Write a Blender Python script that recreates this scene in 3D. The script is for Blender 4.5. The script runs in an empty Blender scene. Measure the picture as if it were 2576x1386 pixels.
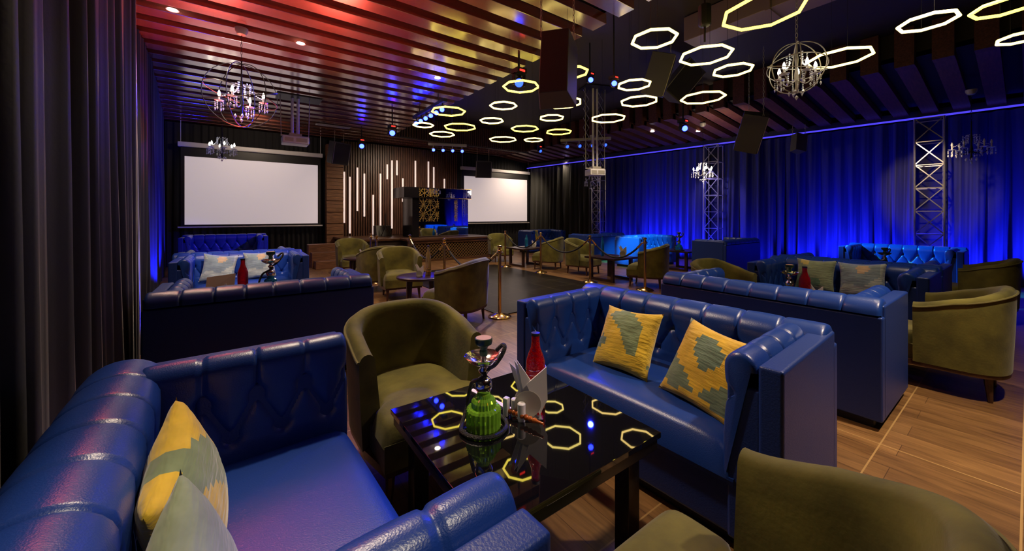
import bpy, bmesh, math, random
from math import sin, cos, pi, radians as R
from mathutils import Vector, Matrix, noise
random.seed(4)
S = bpy.context.scene
C = S.collection
# ---------------------------------------------------------------- camera, world, exposure, room lamps and added fill
cam = bpy.data.objects.new('camera', bpy.data.cameras.new('camera')); C.objects.link(cam)
cam.location = (0, 0, 1.38); cam.rotation_euler = (R(90), 0, R(-36.03))
cam.data.sensor_width = 36; cam.data.lens = 36 * 946 / 2576
cam.data.shift_y = -(693 - 543) / 2576; cam.data.clip_start = .02
S.camera = cam
W = bpy.data.worlds.new('world'); S.world = W; W.use_nodes = True
W.node_tree.nodes['Background'].inputs[0].default_value = (.05, .04, .09, 1)
W.node_tree.nodes['Background'].inputs[1].default_value = .12
S.view_settings.view_transform = 'Standard'; S.view_settings.look = 'None'
S.view_settings.gamma = 1; S.view_settings.use_curve_mapping = False
S.view_settings.exposure = 0.2
S.cycles.sample_clamp_indirect = 4; S.cycles.max_bounces = 8
BLUE = (.008, .014, 1); WARM = (1, .78, .55); RED = (1, .09, .04)
def lamp(name, kind, loc, col, power, size=.1, to=None, angle=70, blend=.6):
    l = bpy.data.lights.new(name, kind); l.color = col; l.energy = power
    o = bpy.data.objects.new(name, l); C.objects.link(o); o.location = loc
    if kind == 'SPOT': l.spot_size = R(angle); l.spot_blend = blend; l.shadow_soft_size = size
    elif kind == 'POINT': l.shadow_soft_size = size
    elif kind == 'AREA': l.shape = 'DISK'; l.size = size
    if to is not None:
        o.rotation_euler = (Vector(to) - Vector(loc)).to_track_quat('-Z', 'Y').to_euler()
    return o
# warm fill spots at ceiling height, added to brighten seating, stage and screens
for loc, to, p, sz in [((.8, 2.9, 3.85), (.8, 1.2, .5), 72, .3), ((.4, 11.4, 3.8), (.4, 13.5, 3.1), 14, .3), ((5.2, 8.6, 3.8), (5.3, 10.7, .4), 30, .3), ((3.5, -.6, 3.85), (2.9, .4, 0), 150, .4), ((4.9, .6, 3.85), (4.9, .6, 0), 32, .4), ((2.4, 4.6, 3.85), (2.4, 4.6, 0), 30, .4),
        ((2.2, 8.4, 3.85), (2.2, 8.4, 0), 45, .4), ((6.9, 5.4, 3.7), (6.9, 5.4, 0), 45, .4), ((6.9, 8.6, 3.7), (6.9, 8.6, 0), 50, .4),
        ((-.2, 4.9, 3.85), (.1, 5.6, .5), 26, .3), ((4.4, 11.0, 3.8), (4.6, 13.0, 1.2), 60, .4), ((10.0, 12.2, 3.7), (9.6, 13.5, 1.8), 40, .3),
        ((4.4, 6.6, 3.8), (4.4, 6.8, 0), 40, .4), ((10.9, 11.2, 3.6), (11.0, 12.0, .6), 25, .3)]:
    lamp('fill_spot', 'SPOT', loc, WARM, p * 4, .09, to, 72 if loc[1] < 0 else (80 if loc[1] == 2.9 else 120), 1)
# blue uplights on the floor behind the right hand seating and along the left curtain
UP = [(y, p) for y, p in ((-2.4, 130), (-1.3, 190), (-.3, 260), (.7, 240), (1.6, 200), (2.5, 300), (3.3, 190), (4.3, 70), (5.6, 150), (6.4, 260), (7.2, 330), (8.1, 130), (9.0, 45))]
for loc, to, p, a in [((12.45 - y * .1284 - .72, y, .10), (12.45 - y * .1284, y, .72), p * 3.0, 92) for y, p in UP] + [((-.80, 8.4, .25), (-1.15, 8.6, .8), 260, 90), ((-.9, 10.2, .3), (-1.35, 10.4, .9), 260, 90), ((-1.1, 12.0, .3), (-1.5, 12.0, .9), 150, 90), ((-.72, 5.2, .2), (-.9, 5.3, .6), 22, 80)]:
    lamp('blue_uplight', 'SPOT', loc, BLUE, p, .06, to, a)
# blue and cyan stage spots
for loc, to, p, a in [((3.1, 9.0, 3.1), (.03, 6.38, 3.0), 5000, 13), ((2.9, 11.6, 3.4), (1.0, 9.42, 3.1), 500, 18), ((3.6, 4.7, 3.4), (.5, 2.6, .6), 200, 20), ((5.3, 4.8, 3.6), (.25, .95, .45), 900, 9), ((3.6, 4.7, 3.4), (1.6, 2.4, 0), 260, 34), ((5.3, 4.8, 3.5), (1.05, 1.2, .0), 60, 30), ((3.58, 8.5, 3.5), (.0, 6.7, .4), 700, 26), ((3.58, 8.3, 3.4), (-.1, 11.6, .6), 700, 30),
        ((8.6, 4.87, 3.4), (9.6, 1.4, .6), 420, 32), ((8.6, 4.9, 3.4), (6.2, .3, .6), 140, 26), ((8.6, 4.87, 3.4), (6.1, 1.6, .6), 120, 30),
        ((3.6, 4.7, 3.4), (2.4, 4.5, .8), 420, 26), ((5.2, 11.0, 3.4), (2.2, 6.0, .5), 160, 24),
        ((3.5, .2, 3.6), (.5, .9, .4), 55, 26), ((7.77, 9.19, 3.4), (9.3, 8.6, .8), 90, 40), ((3.2, 9.4, 3.3), (1.2, 10.2, 3.9), 30, 60)]:
    lamp('blue_spot', 'SPOT', loc, BLUE, p, .05, to, a)
lamp('white_spot', 'SPOT', (4.6, 5.6, 3.5), (.80, .74, 1), 520, .05, (2.1, 3.3, 0), 24)
for a_, b_, p_, w_ in (((8.6, 4.8, 3.4), (9.9, 1.4, .7), 4200, 22), ((5.3, 4.8, 3.8), (8.5, 6.3, .5), 5500, 10), ((8.6, 4.9, 3.4), (9.4, 6.6, .6), 1500, 30)):
    lamp('cyan_spot', 'SPOT', a_, (.03, .5 if p_ == 4200 else .85, 1), p_, .05, b_, w_)
lamp('fill_spot', 'SPOT', (.9, -.6, 3.8), (1, .85, .6), 200, .08, (.0, 1.0, .5), 20)  # added fill from the camera side for the nearest left sofa's cushions
lamp('fill_spot', 'SPOT', (1.9, -.4, 3.8), WARM, 170, .06, (1.02, 1.3, .6), 13)  # added fill to brighten the things on the glass table
lamp('violet_spot', 'SPOT', (10.2, 6.0, 3.3), (.3, .25, 1), 260, .05, (11.5, 5.6, 1.9), 50)
lamp('gold_spot', 'SPOT', (9.3, 1.3, 3.3), (1, .72, .4), 330, .05, (11.9, 1.26, 2.1), 34)
lamp('white_spot', 'SPOT', (.5, 4.0, 3.8), (1, .85, .85), 420, .05, (.05, 6.95, .65), 20)
# red wash on the slatted ceiling
for loc, to, p, a in [((-.4, 8.6, 1.6), (-.1, 5.9, 3.96), 700, 75), ((1.6, 8.2, 1.5), (1.8, 5.0, 3.96), 300, 75), ((-.1, 6.6, 1.7), (.2, 4.2, 3.96), 620, 80)]:
    lamp('red_wash', 'SPOT', loc, (1, .11, .07), p, .5, to, a, 1)
lamp('slat_glow', 'SPOT', (9.4, 4.4, 3.1), WARM, 26, .1, (9.9, 4.5, 3.9), 100)

# ---------------------------------------------------------------- helpers
class MB:
    def __init__(s): s.v = []; s.f = []
    def add(s, vs, fs):
        n = len(s.v); s.v += [tuple(v) for v in vs]; s.f += [tuple(i + n for i in f) for f in fs]; return s
    def box(s, x0, x1, y0, y1, z0, z1, m=None):
        vs = [(x, y, z) for x in (x0, x1) for y in (y0, y1) for z in (z0, z1)]
        if m is not None: vs = [m @ Vector(v) for v in vs]
        return s.add(vs, [(0, 1, 3, 2), (4, 6, 7, 5), (0, 4, 5, 1), (2, 3, 7, 6), (0, 2, 6, 4), (1, 5, 7, 3)])
    def bar(s, a, b, w=.02, h=None):
        a = Vector(a); b = Vector(b); h = h or w; d = b - a
        q = d.to_track_quat('Z', 'Y').to_matrix().to_4x4(); m = Matrix.Translation(a) @ q
        return s.box(-w / 2, w / 2, -h / 2, h / 2, 0, d.length, m)
    def lathe(s, prof, n=24, c=(0, 0, 0), m=None, cap=True):
        vs = []; fs = []; k = len(prof)
        for i in range(n):
            a = 2 * pi * i / n
            for r, z in prof:
                v = Vector((c[0] + r * cos(a), c[1] + r * sin(a), c[2] + z)); vs.append(m @ v if m is not None else v)
        for i in range(n):
            j = (i + 1) % n
            for t in range(k - 1): fs.append((i * k + t, j * k + t, j * k + t + 1, i * k + t + 1))
        if cap:
            if prof[0][0] > 1e-5: fs.append(tuple(i * k for i in range(n))[::-1])
            if prof[-1][0] > 1e-5: fs.append(tuple(i * k + k - 1 for i in range(n)))
        return s.add(vs, fs)
    def cyl(s, a, b, r0, r1=None, n=10):
        a = Vector(a); b = Vector(b); d = b - a; r1 = r0 if r1 is None else r1
        m = Matrix.Translation(a) @ d.to_track_quat('Z', 'Y').to_matrix().to_4x4()
        return s.lathe([(r0, 0), (r1, d.length)], n, m=m)
    def tube(s, pts, r, n=8, closed=False):
        pts = [Vector(p) for p in pts]; N = len(pts); vs = []; fs = []; up = None
        for i, p in enumerate(pts):
            if closed: t = pts[(i + 1) % N] - pts[i - 1]
            else: t = pts[min(i + 1, N - 1)] - pts[max(i - 1, 0)]
            t.normalize()
            if up is None: up = t.orthogonal().normalized()
            up = (up - t * up.dot(t)); up = up.normalized() if up.length > 1e-6 else t.orthogonal().normalized()
            b = t.cross(up); rr = r(i / (N - 1)) if callable(r) else r
            for k in range(n): a = 2 * pi * k / n; vs.append(p + up * (cos(a) * rr) + b * (sin(a) * rr))
        for i in range(N if closed else N - 1):
            j = (i + 1) % N
            for k in range(n): fs.append((i * n + k, i * n + (k + 1) % n, j * n + (k + 1) % n, j * n + k))
        if not closed: fs.append(tuple(range(n))[::-1]); fs.append(tuple((N - 1) * n + k for k in range(n)))
        return s.add(vs, fs)
    def ball(s, c, r, n=10, sz=1.0):
        k = max(4, n // 2); return s.lathe([(max(r * sin(pi * i / k), 0), -r * sz * cos(pi * i / k)) for i in range(k + 1)], n, c, cap=False)
    def grid(s, rows):
        k = len(rows[0]); vs = [p for r in rows for p in r]
        return s.add(vs, [(i * k + j, i * k + j + 1, (i + 1) * k + j + 1, (i + 1) * k + j) for i in range(len(rows) - 1) for j in range(k - 1)])
def mesh(name, mb, mat, bevel=0, smooth=None, seg=2):
    me = bpy.data.meshes.new(name); me.from_pydata(mb.v, [], mb.f); me.update()
    bm = bmesh.new(); bm.from_mesh(me)
    if bevel:
        bmesh.ops.bevel(bm, geom=[e for e in bm.edges if e.is_manifold and e.calc_face_angle(0) > .5], offset=bevel, segments=seg, affect='EDGES', profile=.6)
    bmesh.ops.recalc_face_normals(bm, faces=bm.faces); bm.to_mesh(me); bm.free()
    me.materials.append(mat)
    if smooth is None: smooth = 35 if bevel == 0 else 50
    if smooth: me.shade_smooth(); me.set_sharp_from_angle(angle=R(smooth))
    return me
def part(name, mb, mat, parent=None, bevel=0, smooth=None, label=None, loc=None, seg=2):
    o = bpy.data.objects.new(name, mb if isinstance(mb, bpy.types.Mesh) else mesh(name, mb, mat, bevel, smooth, seg)); C.objects.link(o)
    if bevel and smooth != 0: o.modifiers.new('weighted_normal', 'WEIGHTED_NORMAL')
    if parent: o.parent = parent
    if label: o['label'] = label
    if loc: o.location = loc
    return o
def tag(o, label, cat, group=None, kind=None):
    o['label'] = label; o['category'] = cat
    if group: o['group'] = group
    if kind: o['kind'] = kind
    return o
def thing(name, label, cat, loc=(0, 0, 0), rz=0, group=None):
    o = bpy.data.objects.new(name, None); C.objects.link(o); o.empty_display_size = .1
    o.location = loc; o.rotation_euler = (0, 0, R(rz)); return tag(o, label, cat, group)
def single(name, mb, mat, label, cat, loc=(0, 0, 0), rz=0, group=None, **k):
    o = part(name, mb, mat, **k); o.location = loc; o.rotation_euler = (0, 0, R(rz)); return tag(o, label, cat, group)
def struct(name, mb, mat, label=None, **k):
    o = part(name, mb, mat, label=label, **k); o['kind'] = 'structure'; return o
def dup(src, loc, rz=0, label=None, scale=None, swap=None):
    def rec(o, par):
        c = o.copy(); C.objects.link(c); c.parent = par
        if swap and c.type == 'MESH' and o.name.split('.')[0] in swap:
            c.material_slots[0].link = 'OBJECT'; c.material_slots[0].material = swap[o.name.split('.')[0]]
        for ch in list(o.children): rec(ch, c)
        return c
    r = rec(src, None); r.location = loc; r.rotation_euler = (0, 0, R(rz))
    if label: r['label'] = label
    if scale: r.scale = scale
    return r

# ---------------------------------------------------------------- materials
def mat(name, col, rough=.5, metal=0, emit=None, es=1, spec=None, trans=0, ior=None, sheen=0, coat=0, bump=0, bscale=80, var=0, vscale=8, stretch=None, col2=None):
    m = bpy.data.materials.new(name); m.use_nodes = True; nt = m.node_tree; b = nt.nodes['Principled BSDF']
    b.inputs['Base Color'].default_value = (*col, 1); b.inputs['Roughness'].default_value = rough; b.inputs['Metallic'].default_value = metal
    if spec is not None: b.inputs['Specular IOR Level'].default_value = spec
    if trans: b.inputs['Transmission Weight'].default_value = trans
    if ior: b.inputs['IOR'].default_value = ior
    if coat: b.inputs['Coat Weight'].default_value = coat; b.inputs['Coat Roughness'].default_value = .08
    if sheen: b.inputs['Sheen Weight'].default_value = sheen; b.inputs['Sheen Roughness'].default_value = .4
    if emit: b.inputs['Emission Color'].default_value = (*emit, 1); b.inputs['Emission Strength'].default_value = es
    def coords(st):
        tc = nt.nodes.new('ShaderNodeTexCoord'); mp = nt.nodes.new('ShaderNodeMapping'); nt.links.new(tc.outputs['Object'], mp.inputs[0])
        if st: mp.inputs['Scale'].default_value = st
        return mp.outputs[0]
    if bump:
        n = nt.nodes.new('ShaderNodeTexNoise'); n.inputs['Scale'].default_value = bscale; nt.links.new(coords(stretch), n.inputs[0])
        bp = nt.nodes.new('ShaderNodeBump'); bp.inputs['Strength'].default_value = bump; bp.inputs['Distance'].default_value = .01
        nt.links.new(n.outputs[0], bp.inputs['Height']); nt.links.new(bp.outputs[0], b.inputs['Normal'])
    if var:
        n = nt.nodes.new('ShaderNodeTexNoise'); n.inputs['Scale'].default_value = vscale; n.inputs['Detail'].default_value = 5; nt.links.new(coords(stretch), n.inputs[0])
        r = nt.nodes.new('ShaderNodeValToRGB'); c2 = col2 or tuple(min(1, c * (1 + var)) for c in col); c1 = tuple(c * (1 - var) for c in col)
        r.color_ramp.elements[0].position = .35; r.color_ramp.elements[1].position = .68
        r.color_ramp.elements[0].color = (*c1, 1); r.color_ramp.elements[1].color = (*c2, 1)
        nt.links.new(n.outputs[0], r.inputs[0]); nt.links.new(r.outputs[0], b.inputs['Base Color'])
    return m
M = {}
M['leather'] = mat('blue_leather', (.010, .045, .26), .32, bump=.1, bscale=260, spec=.6)
M['leather_flat'] = mat('blue_leather_panel', (.009, .036, .21), .42, bump=.15, bscale=160)
M['plinth'] = mat('black_plinth', (.006, .006, .008), .6)
M['velvet'] = mat('olive_velvet', (.135, .12, .02), .85, sheen=.15, var=.45, vscale=4.5, bump=.1, bscale=60)
M['piping'] = mat('olive_piping', (.15, .13, .03), .75, sheen=.15)
M['legwood'] = mat('dark_leg_wood', (.07, .028, .014), .35, var=.4, vscale=20)
M['glass_top'] = mat('black_glass_top', (.004, .004, .005), .02, spec=.6, ior=1.85)
M['black_edge'] = mat('black_lacquer', (.008, .007, .008), .25)
M['darkwood'] = mat('dark_table_wood', (.03, .012, .01), .3, var=.3, vscale=12)
M['brass'] = mat('brass', (.85, .55, .2), .18, 1)
M['chrome'] = mat('chrome', (.8, .8, .82), .12, 1)
M['rope'] = mat('black_rope', (.01, .01, .014), .7)
M['black'] = mat('black_metal', (.012, .012, .014), .45)
M['black_ceiling'] = mat('black_paint', (.012, .010, .011), .7)
M['recess'] = mat('recess_paint', (.035, .026, .024), .7)
M['speaker'] = mat('speaker_cabinet', (.085, .078, .068), .55, bump=.1, bscale=200)
M['grille'] = mat('speaker_grille', (.025, .023, .02), .5, bump=.6, bscale=420)
M['white'] = mat('white_plastic', (.7, .68, .7), .4)
M['paper'] = mat('white_paper', (.85, .8, .78), .8)
M['screen'] = mat('projection_fabric', (.8, .74, .76), .75, emit=(1, .86, .9), es=.30)  # weak emission stands in for light falling on the fabric
M['bulb'] = mat('candle_bulb', (1, 1, .9), .3, emit=(1, .93, .75), es=16)
M['crystal'] = mat('crystal', (.9, .93, 1), .08, spec=1, metal=.1)
M['iron'] = mat('dark_iron', (.03, .028, .03), .35, .8)
M['strip'] = mat('warm_white_strip', (.9, .8, .75), .4, emit=(1, .78, .72), es=.5)
M['ring_w'] = mat('warm_tube', (1, .9, .7), .4, emit=(1, .78, .20), es=4)
M['ring_y'] = mat('yellow_tube', (1, .9, .5), .4, emit=(1, .80, .09), es=4)
M['ring_p'] = mat('peach_tube', (1, .9, .8), .4, emit=(1, .70, .21), es=4)
M['ledblue'] = mat('blue_lens', (.1, .2, 1), .3, emit=(.004, .008, 1), es=90)
M['ledblue_dim'] = mat('dim_blue_lens', (.05, .1, .6), .3, emit=(.01, .04, 1), es=6)
M['ledred'] = mat('red_indicator', (1, .05, .02), .3, emit=(1, .03, .02), es=2)
M['down'] = mat('downlight_lens', (1, 1, 1), .3, emit=(1, .85, .72), es=16)
M['rail'] = mat('blue_light_line', (.1, .1, .5), .4, emit=(.10, .07, 1), es=.7)
M['gold'] = mat('gold_lattice', (.75, .5, .12), .35, .7)
M['mirror'] = mat('mirror', (.75, .75, .8), .02, 1)
M['booth'] = mat('black_gloss_panel', (.012, .010, .012), .15)
M['stagewood'] = mat('stage_wood', (.10, .045, .022), .3, var=.5, vscale=5, stretch=(1, 8, 8), coat=.2)
M['ribwood'] = mat('ribbed_wood', (.10, .042, .026), .42, var=.45, vscale=4, stretch=(8, 8, .7))
M['ribgap'] = mat('dark_stage_board', (.018, .009, .007), .7)  # even near-black brown of the stage body
M['lattice'] = mat('lattice_bronze', (.30, .17, .06), .4, .3)
M['steel'] = mat('truss_steel', (.55, .53, .58), .28, .9)
M['alu'] = mat('dull_aluminium', (.45, .42, .36), .5, .3)
M['duct'] = mat('duct_paint', (.22, .15, .14), .5)
M['curtain'] = mat('black_velvet', (.004, .0035, .005), .5, sheen=.3, bump=.05, bscale=60)
M['curtain_b'] = mat('black_stage_velvet', (.017, .018, .04), .85, sheen=.05)
M['curtain_k'] = mat('matt_black_velvet', (.009, .008, .010), .9)
M['redglass'] = mat('red_glass', (.75, .004, .012), .06, trans=.75, ior=1.45, bump=.9, bscale=70)
M['greenglass'] = mat('green_glass', (.36, .80, .06), .05, trans=.55, ior=1.45)
M['blueglass'] = mat('blue_glass', (.02, .25, .5), .06, trans=.5, ior=1.45)
M['goldglass'] = mat('gold_glass', (.62, .42, .16), .15, .6)
M['clay'] = mat('glazed_dark_clay', (.02, .05, .03), .2)
M['clay_in'] = mat('tan_clay', (.55, .33, .16), .7)
M['hose'] = mat('woven_hose', (.03, .03, .025), .4, bump=1, bscale=300)
M['beads'] = mat('turned_wood_beads', (.42, .10, .02), .25)
M['menu'] = mat('kraft_card', (.38, .26, .2), .7)
M['indigo'] = mat('dark_wall', (.006, .006, .009), .9)

def slat_mat(dull=False):
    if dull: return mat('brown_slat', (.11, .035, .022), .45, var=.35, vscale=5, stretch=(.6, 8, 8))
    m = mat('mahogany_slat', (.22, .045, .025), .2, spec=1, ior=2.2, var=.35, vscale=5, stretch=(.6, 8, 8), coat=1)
    m.node_tree.nodes['Principled BSDF'].inputs['Coat Roughness'].default_value = .17; m.node_tree.nodes['Principled BSDF'].inputs['Coat IOR'].default_value = 3.2
    return m
M['slat'] = slat_mat(); M['slat_dull'] = slat_mat(True)
def floor_mat():
    m = bpy.data.materials.new('wood_tile'); m.use_nodes = True; nt = m.node_tree; N = nt.nodes; L = nt.links; b = N['Principled BSDF']
    tc = N.new('ShaderNodeTexCoord')
    def brick(scale_loc, bw, rh, mortar, c1, c2, cm, rot=0, off=.5):
        mp = N.new('ShaderNodeMapping'); L.new(tc.outputs['Object'], mp.inputs[0]); mp.inputs['Location'].default_value = scale_loc; mp.inputs['Rotation'].default_value = (0, 0, rot)
        t = N.new('ShaderNodeTexBrick'); L.new(mp.outputs[0], t.inputs[0]); t.inputs['Scale'].default_value = 1
        t.inputs['Brick Width'].default_value = bw; t.inputs['Row Height'].default_value = rh; t.inputs['Mortar Size'].default_value = mortar
        t.inputs['Color1'].default_value = (*c1, 1); t.inputs['Color2'].default_value = (*c2, 1); t.inputs['Mortar'].default_value = (*cm, 1)
        t.offset = off; t.inputs['Bias'].default_value = 0; return t
    planks = brick((0, 0, 0), .9, .17, .0015, (.20, .105, .042), (.34, .19, .075), (.08, .04, .02), R(90))
    joints = brick((0, -.02, 0), 3.14, .51, .004, (0, 0, 0), (0, 0, 0), (1, 1, 1), 0, 0)
    mp = N.new('ShaderNodeMapping'); L.new(tc.outputs['Object'], mp.inputs[0]); mp.inputs['Scale'].default_value = (9, 1.1, 1)
    n = N.new('ShaderNodeTexNoise'); n.inputs['Scale'].default_value = 2.6; n.inputs['Detail'].default_value = 8; n.inputs['Distortion'].default_value = 1.2; L.new(mp.outputs[0], n.inputs[0])
    r = N.new('ShaderNodeValToRGB'); r.color_ramp.elements[0].position = .3; r.color_ramp.elements[1].position = .75
    r.color_ramp.elements[0].color = (.5, .45, .4, 1); r.color_ramp.elements[1].color = (1.15, 1.1, 1.0, 1); L.new(n.outputs[0], r.inputs[0])
    mx = N.new('ShaderNodeMix'); mx.data_type = 'RGBA'; mx.blend_type = 'MULTIPLY'; mx.inputs[0].default_value = 1; L.new(planks.outputs[0], mx.inputs[6]); L.new(r.outputs[0], mx.inputs[7])
    m2 = N.new('ShaderNodeMix'); m2.data_type = 'RGBA'; L.new(joints.outputs['Fac'], m2.inputs[0]); L.new(mx.outputs[2], m2.inputs[6]); m2.inputs[7].default_value = (.42, .26, .10, 1)
    L.new(m2.outputs[2], b.inputs['Base Color']); b.inputs['Roughness'].default_value = .36
    bp = N.new('ShaderNodeBump'); bp.inputs['Strength'].default_value = .12; L.new(n.outputs[0], bp.inputs['Height']); L.new(bp.outputs[0], b.inputs['Normal'])
    return m
M['floor'] = floor_mat()
def dance_mat():
    m = bpy.data.materials.new('black_dance_tile'); m.use_nodes = True; nt = m.node_tree; N = nt.nodes; L = nt.links; b = N['Principled BSDF']
    tc = N.new('ShaderNodeTexCoord'); t = N.new('ShaderNodeTexBrick'); L.new(tc.outputs['Object'], t.inputs[0]); t.inputs['Scale'].default_value = 1; t.offset = 0
    t.inputs['Brick Width'].default_value = .6; t.inputs['Row Height'].default_value = .6; t.inputs['Mortar Size'].default_value = .004
    t.inputs['Color1'].default_value = (.012, .010, .009, 1); t.inputs['Color2'].default_value = (.018, .015, .013, 1); t.inputs['Mortar'].default_value = (.10, .08, .06, 1)
    L.new(t.outputs[0], b.inputs['Base Color']); b.inputs['Roughness'].default_value = .3; b.inputs['Specular IOR Level'].default_value = .12
    return m
M['dance'] = dance_mat()
def clad_mat():
    m = mat('horizontal_cladding', (.22, .10, .045), .55, var=.5, vscale=6, stretch=(.8, 1, 14)); return m
M['clad'] = clad_mat()
def pillow_mat(name, ca, cb, cc, thr=.54, seed=0., cell=15, wash=(1, .8, .3)):
    # woven block pattern: stepped patches from a quantised noise
    m = bpy.data.materials.new(name); m.use_nodes = True; nt = m.node_tree; N = nt.nodes; L = nt.links; b = N['Principled BSDF']
    tc = N.new('ShaderNodeTexCoord'); mp = N.new('ShaderNodeMapping'); L.new(tc.outputs['Object'], mp.inputs[0]); mp.inputs['Location'].default_value = (seed, seed * .7, 0)
    sn = N.new('ShaderNodeVectorMath'); sn.operation = 'SNAP'; L.new(mp.outputs[0], sn.inputs[0]); sn.inputs[1].default_value = (1 / cell * .22, 5, 1 / cell * .34)
    n = N.new('ShaderNodeTexNoise'); n.inputs['Scale'].default_value = 4.6; n.inputs['Detail'].default_value = 0; L.new(sn.outputs[0], n.inputs[0])
    r = N.new('ShaderNodeValToRGB'); r.color_ramp.interpolation = 'CONSTANT'; e = r.color_ramp.elements
    e[0].position = 0; e[0].color = (*cb, 1); e[1].position = thr - .23; e[1].color = (*ca, 1); x = e.new(thr + .09); x.color = (*cc, 1)
    L.new(n.outputs[0], r.inputs[0])
    n2 = N.new('ShaderNodeTexNoise'); n2.inputs['Scale'].default_value = 7; n2.inputs['Detail'].default_value = 6; L.new(tc.outputs['Object'], n2.inputs[0])
    r2 = N.new('ShaderNodeValToRGB'); r2.color_ramp.elements[0].position = .3; r2.color_ramp.elements[0].color = (.62, .62, .6, 1); r2.color_ramp.elements[1].position = .7; r2.color_ramp.elements[1].color = (1.1, 1.1, 1.05, 1); L.new(n2.outputs[0], r2.inputs[0])
    mx = N.new('ShaderNodeMix'); mx.data_type = 'RGBA'; mx.blend_type = 'MULTIPLY'; mx.inputs[0].default_value = 1; L.new(r.outputs[0], mx.inputs[6]); L.new(r2.outputs[0], mx.inputs[7])
    L.new(mx.outputs[2], b.inputs['Base Color']); b.inputs['Roughness'].default_value = .8; b.inputs['Sheen Weight'].default_value = .4
    w = N.new('ShaderNodeTexNoise'); w.inputs['Scale'].default_value = 26; mp2 = N.new('ShaderNodeMapping'); mp2.inputs['Scale'].default_value = (.5, 1, 2.2); L.new(tc.outputs['Object'], mp2.inputs[0]); L.new(mp2.outputs[0], w.inputs[0])
    bp = N.new('ShaderNodeBump'); bp.inputs['Strength'].default_value = .35; bp.inputs['Distance'].default_value = .02; L.new(w.outputs[0], bp.inputs['Height']); L.new(bp.outputs[0], b.inputs['Normal'])
    return m
M['pil_y'] = pillow_mat('mustard_block_cloth', (.80, .52, .02), (.13, .20, .13), (.20, .27, .13), .55, 0.4)
M['pil_y2'] = pillow_mat('mustard_block_cloth_two', (.80, .48, .02), (.14, .21, .14), (.17, .23, .14), .56, 2.3)
M['pil_g'] = pillow_mat('sage_block_cloth', (.27, .33, .20), (.62, .50, .14), (.10, .20, .13), .54, 1.1)
M['pil_b'] = pillow_mat('slate_block_cloth', (.25, .32, .36), (.60, .42, .26), (.42, .46, .42), .52, 3.1)

# ---------------------------------------------------------------- the room
def wx(y): return 12.45 - y * 1.72 / 13.4            # plane of the right hand curtain wall
struct('floor', MB().box(-3, 13.6, -4, 14.2, -.1, 0), M['floor'], 'brown wood-look tiled floor with pale joints')
o = single('dance_floor', MB().box(2.92, 5.82, 4.3, 8.85, .001, .012), M['dance'], 'black square-tiled dance floor between the two rows of rope posts', 'dance floor')
struct('wall_back', MB().box(-2.2, 11.2, 13.85, 14.0, 0, 4.8), M['indigo'])
struct('wall_left', MB().add([(-1.25, -4, 0), (-1.35, 7, 0), (-1.95, 13.9, 0), (-2.1, 13.9, 0), (-1.5, -4, 0), (-1.25, -4, 4.8), (-1.35, 7, 4.8), (-1.95, 13.9, 4.8), (-2.1, 13.9, 4.8), (-1.5, -4, 4.8)],
    [(0, 1, 6, 5), (1, 2, 7, 6), (2, 3, 8, 7), (3, 4, 9, 8), (4, 0, 5, 9), (0, 4, 3, 2, 1), (5, 6, 7, 8, 9)]), M['indigo'])
struct('wall_right', MB().add([(wx(14) + .3, 14, 0), (wx(-4) + .3, -4, 0), (wx(-4) + .5, -4, 0), (wx(14) + .5, 14, 0), (wx(14) + .3, 14, 4.8), (wx(-4) + .3, -4, 4.8), (wx(-4) + .5, -4, 4.8), (wx(14) + .5, 14, 4.8)],
    [(0, 1, 5, 4), (1, 2, 6, 5), (2, 3, 7, 6), (3, 0, 4, 7), (0, 3, 2, 1), (4, 5, 6, 7)]), M['indigo'])
struct('wall_front', MB().box(-1.5, 13.4, -4.1, -4, 0, 4.8), M['indigo'])
mb = MB().box(-2.2, 4.0, -4, 14, 4.12, 4.2).box(4.0, 9.45, 11.85, 14, 4.12, 4.2).box(4.0, 9.45, -4, -.6, 4.12, 4.2)
mb.add([(9.45, -4, 4.12), (13.4, -4, 3.66), (13.4, 14, 3.66), (9.45, 14, 4.12), (9.45, -4, 4.2), (13.4, -4, 3.74), (13.4, 14, 3.74), (9.45, 14, 4.2)], [(0, 1, 2, 3), (4, 7, 6, 5), (0, 4, 5, 1), (1, 5, 6, 2), (2, 6, 7, 3), (3, 7, 4, 0)])
struct('ceiling', mb, M['black_ceiling'])
mb = MB().box(4.0, 9.45, -.6, 11.85, 4.62, 4.7).box(3.92, 4.0, -.6, 11.85, 4.12, 4.7).box(9.45, 9.53, -.6, 11.85, 4.12, 4.7).box(4.0, 9.45, -.68, -.6, 4.12, 4.7).box(4.0, 9.45, 11.85, 11.93, 3.9, 4.7)
struct('ceiling_recess', mb, M['recess'])
# corrugated far face of the recess
mb = MB()
for i in range(62): mb.box(4.03 + i * .0875, 4.08 + i * .0875, 11.79, 11.85, 3.93, 4.6)
struct('trim_1', mb, M['ribwood'], 'vertical ribbed wood face at the far end of the ceiling recess', smooth=0)
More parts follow.
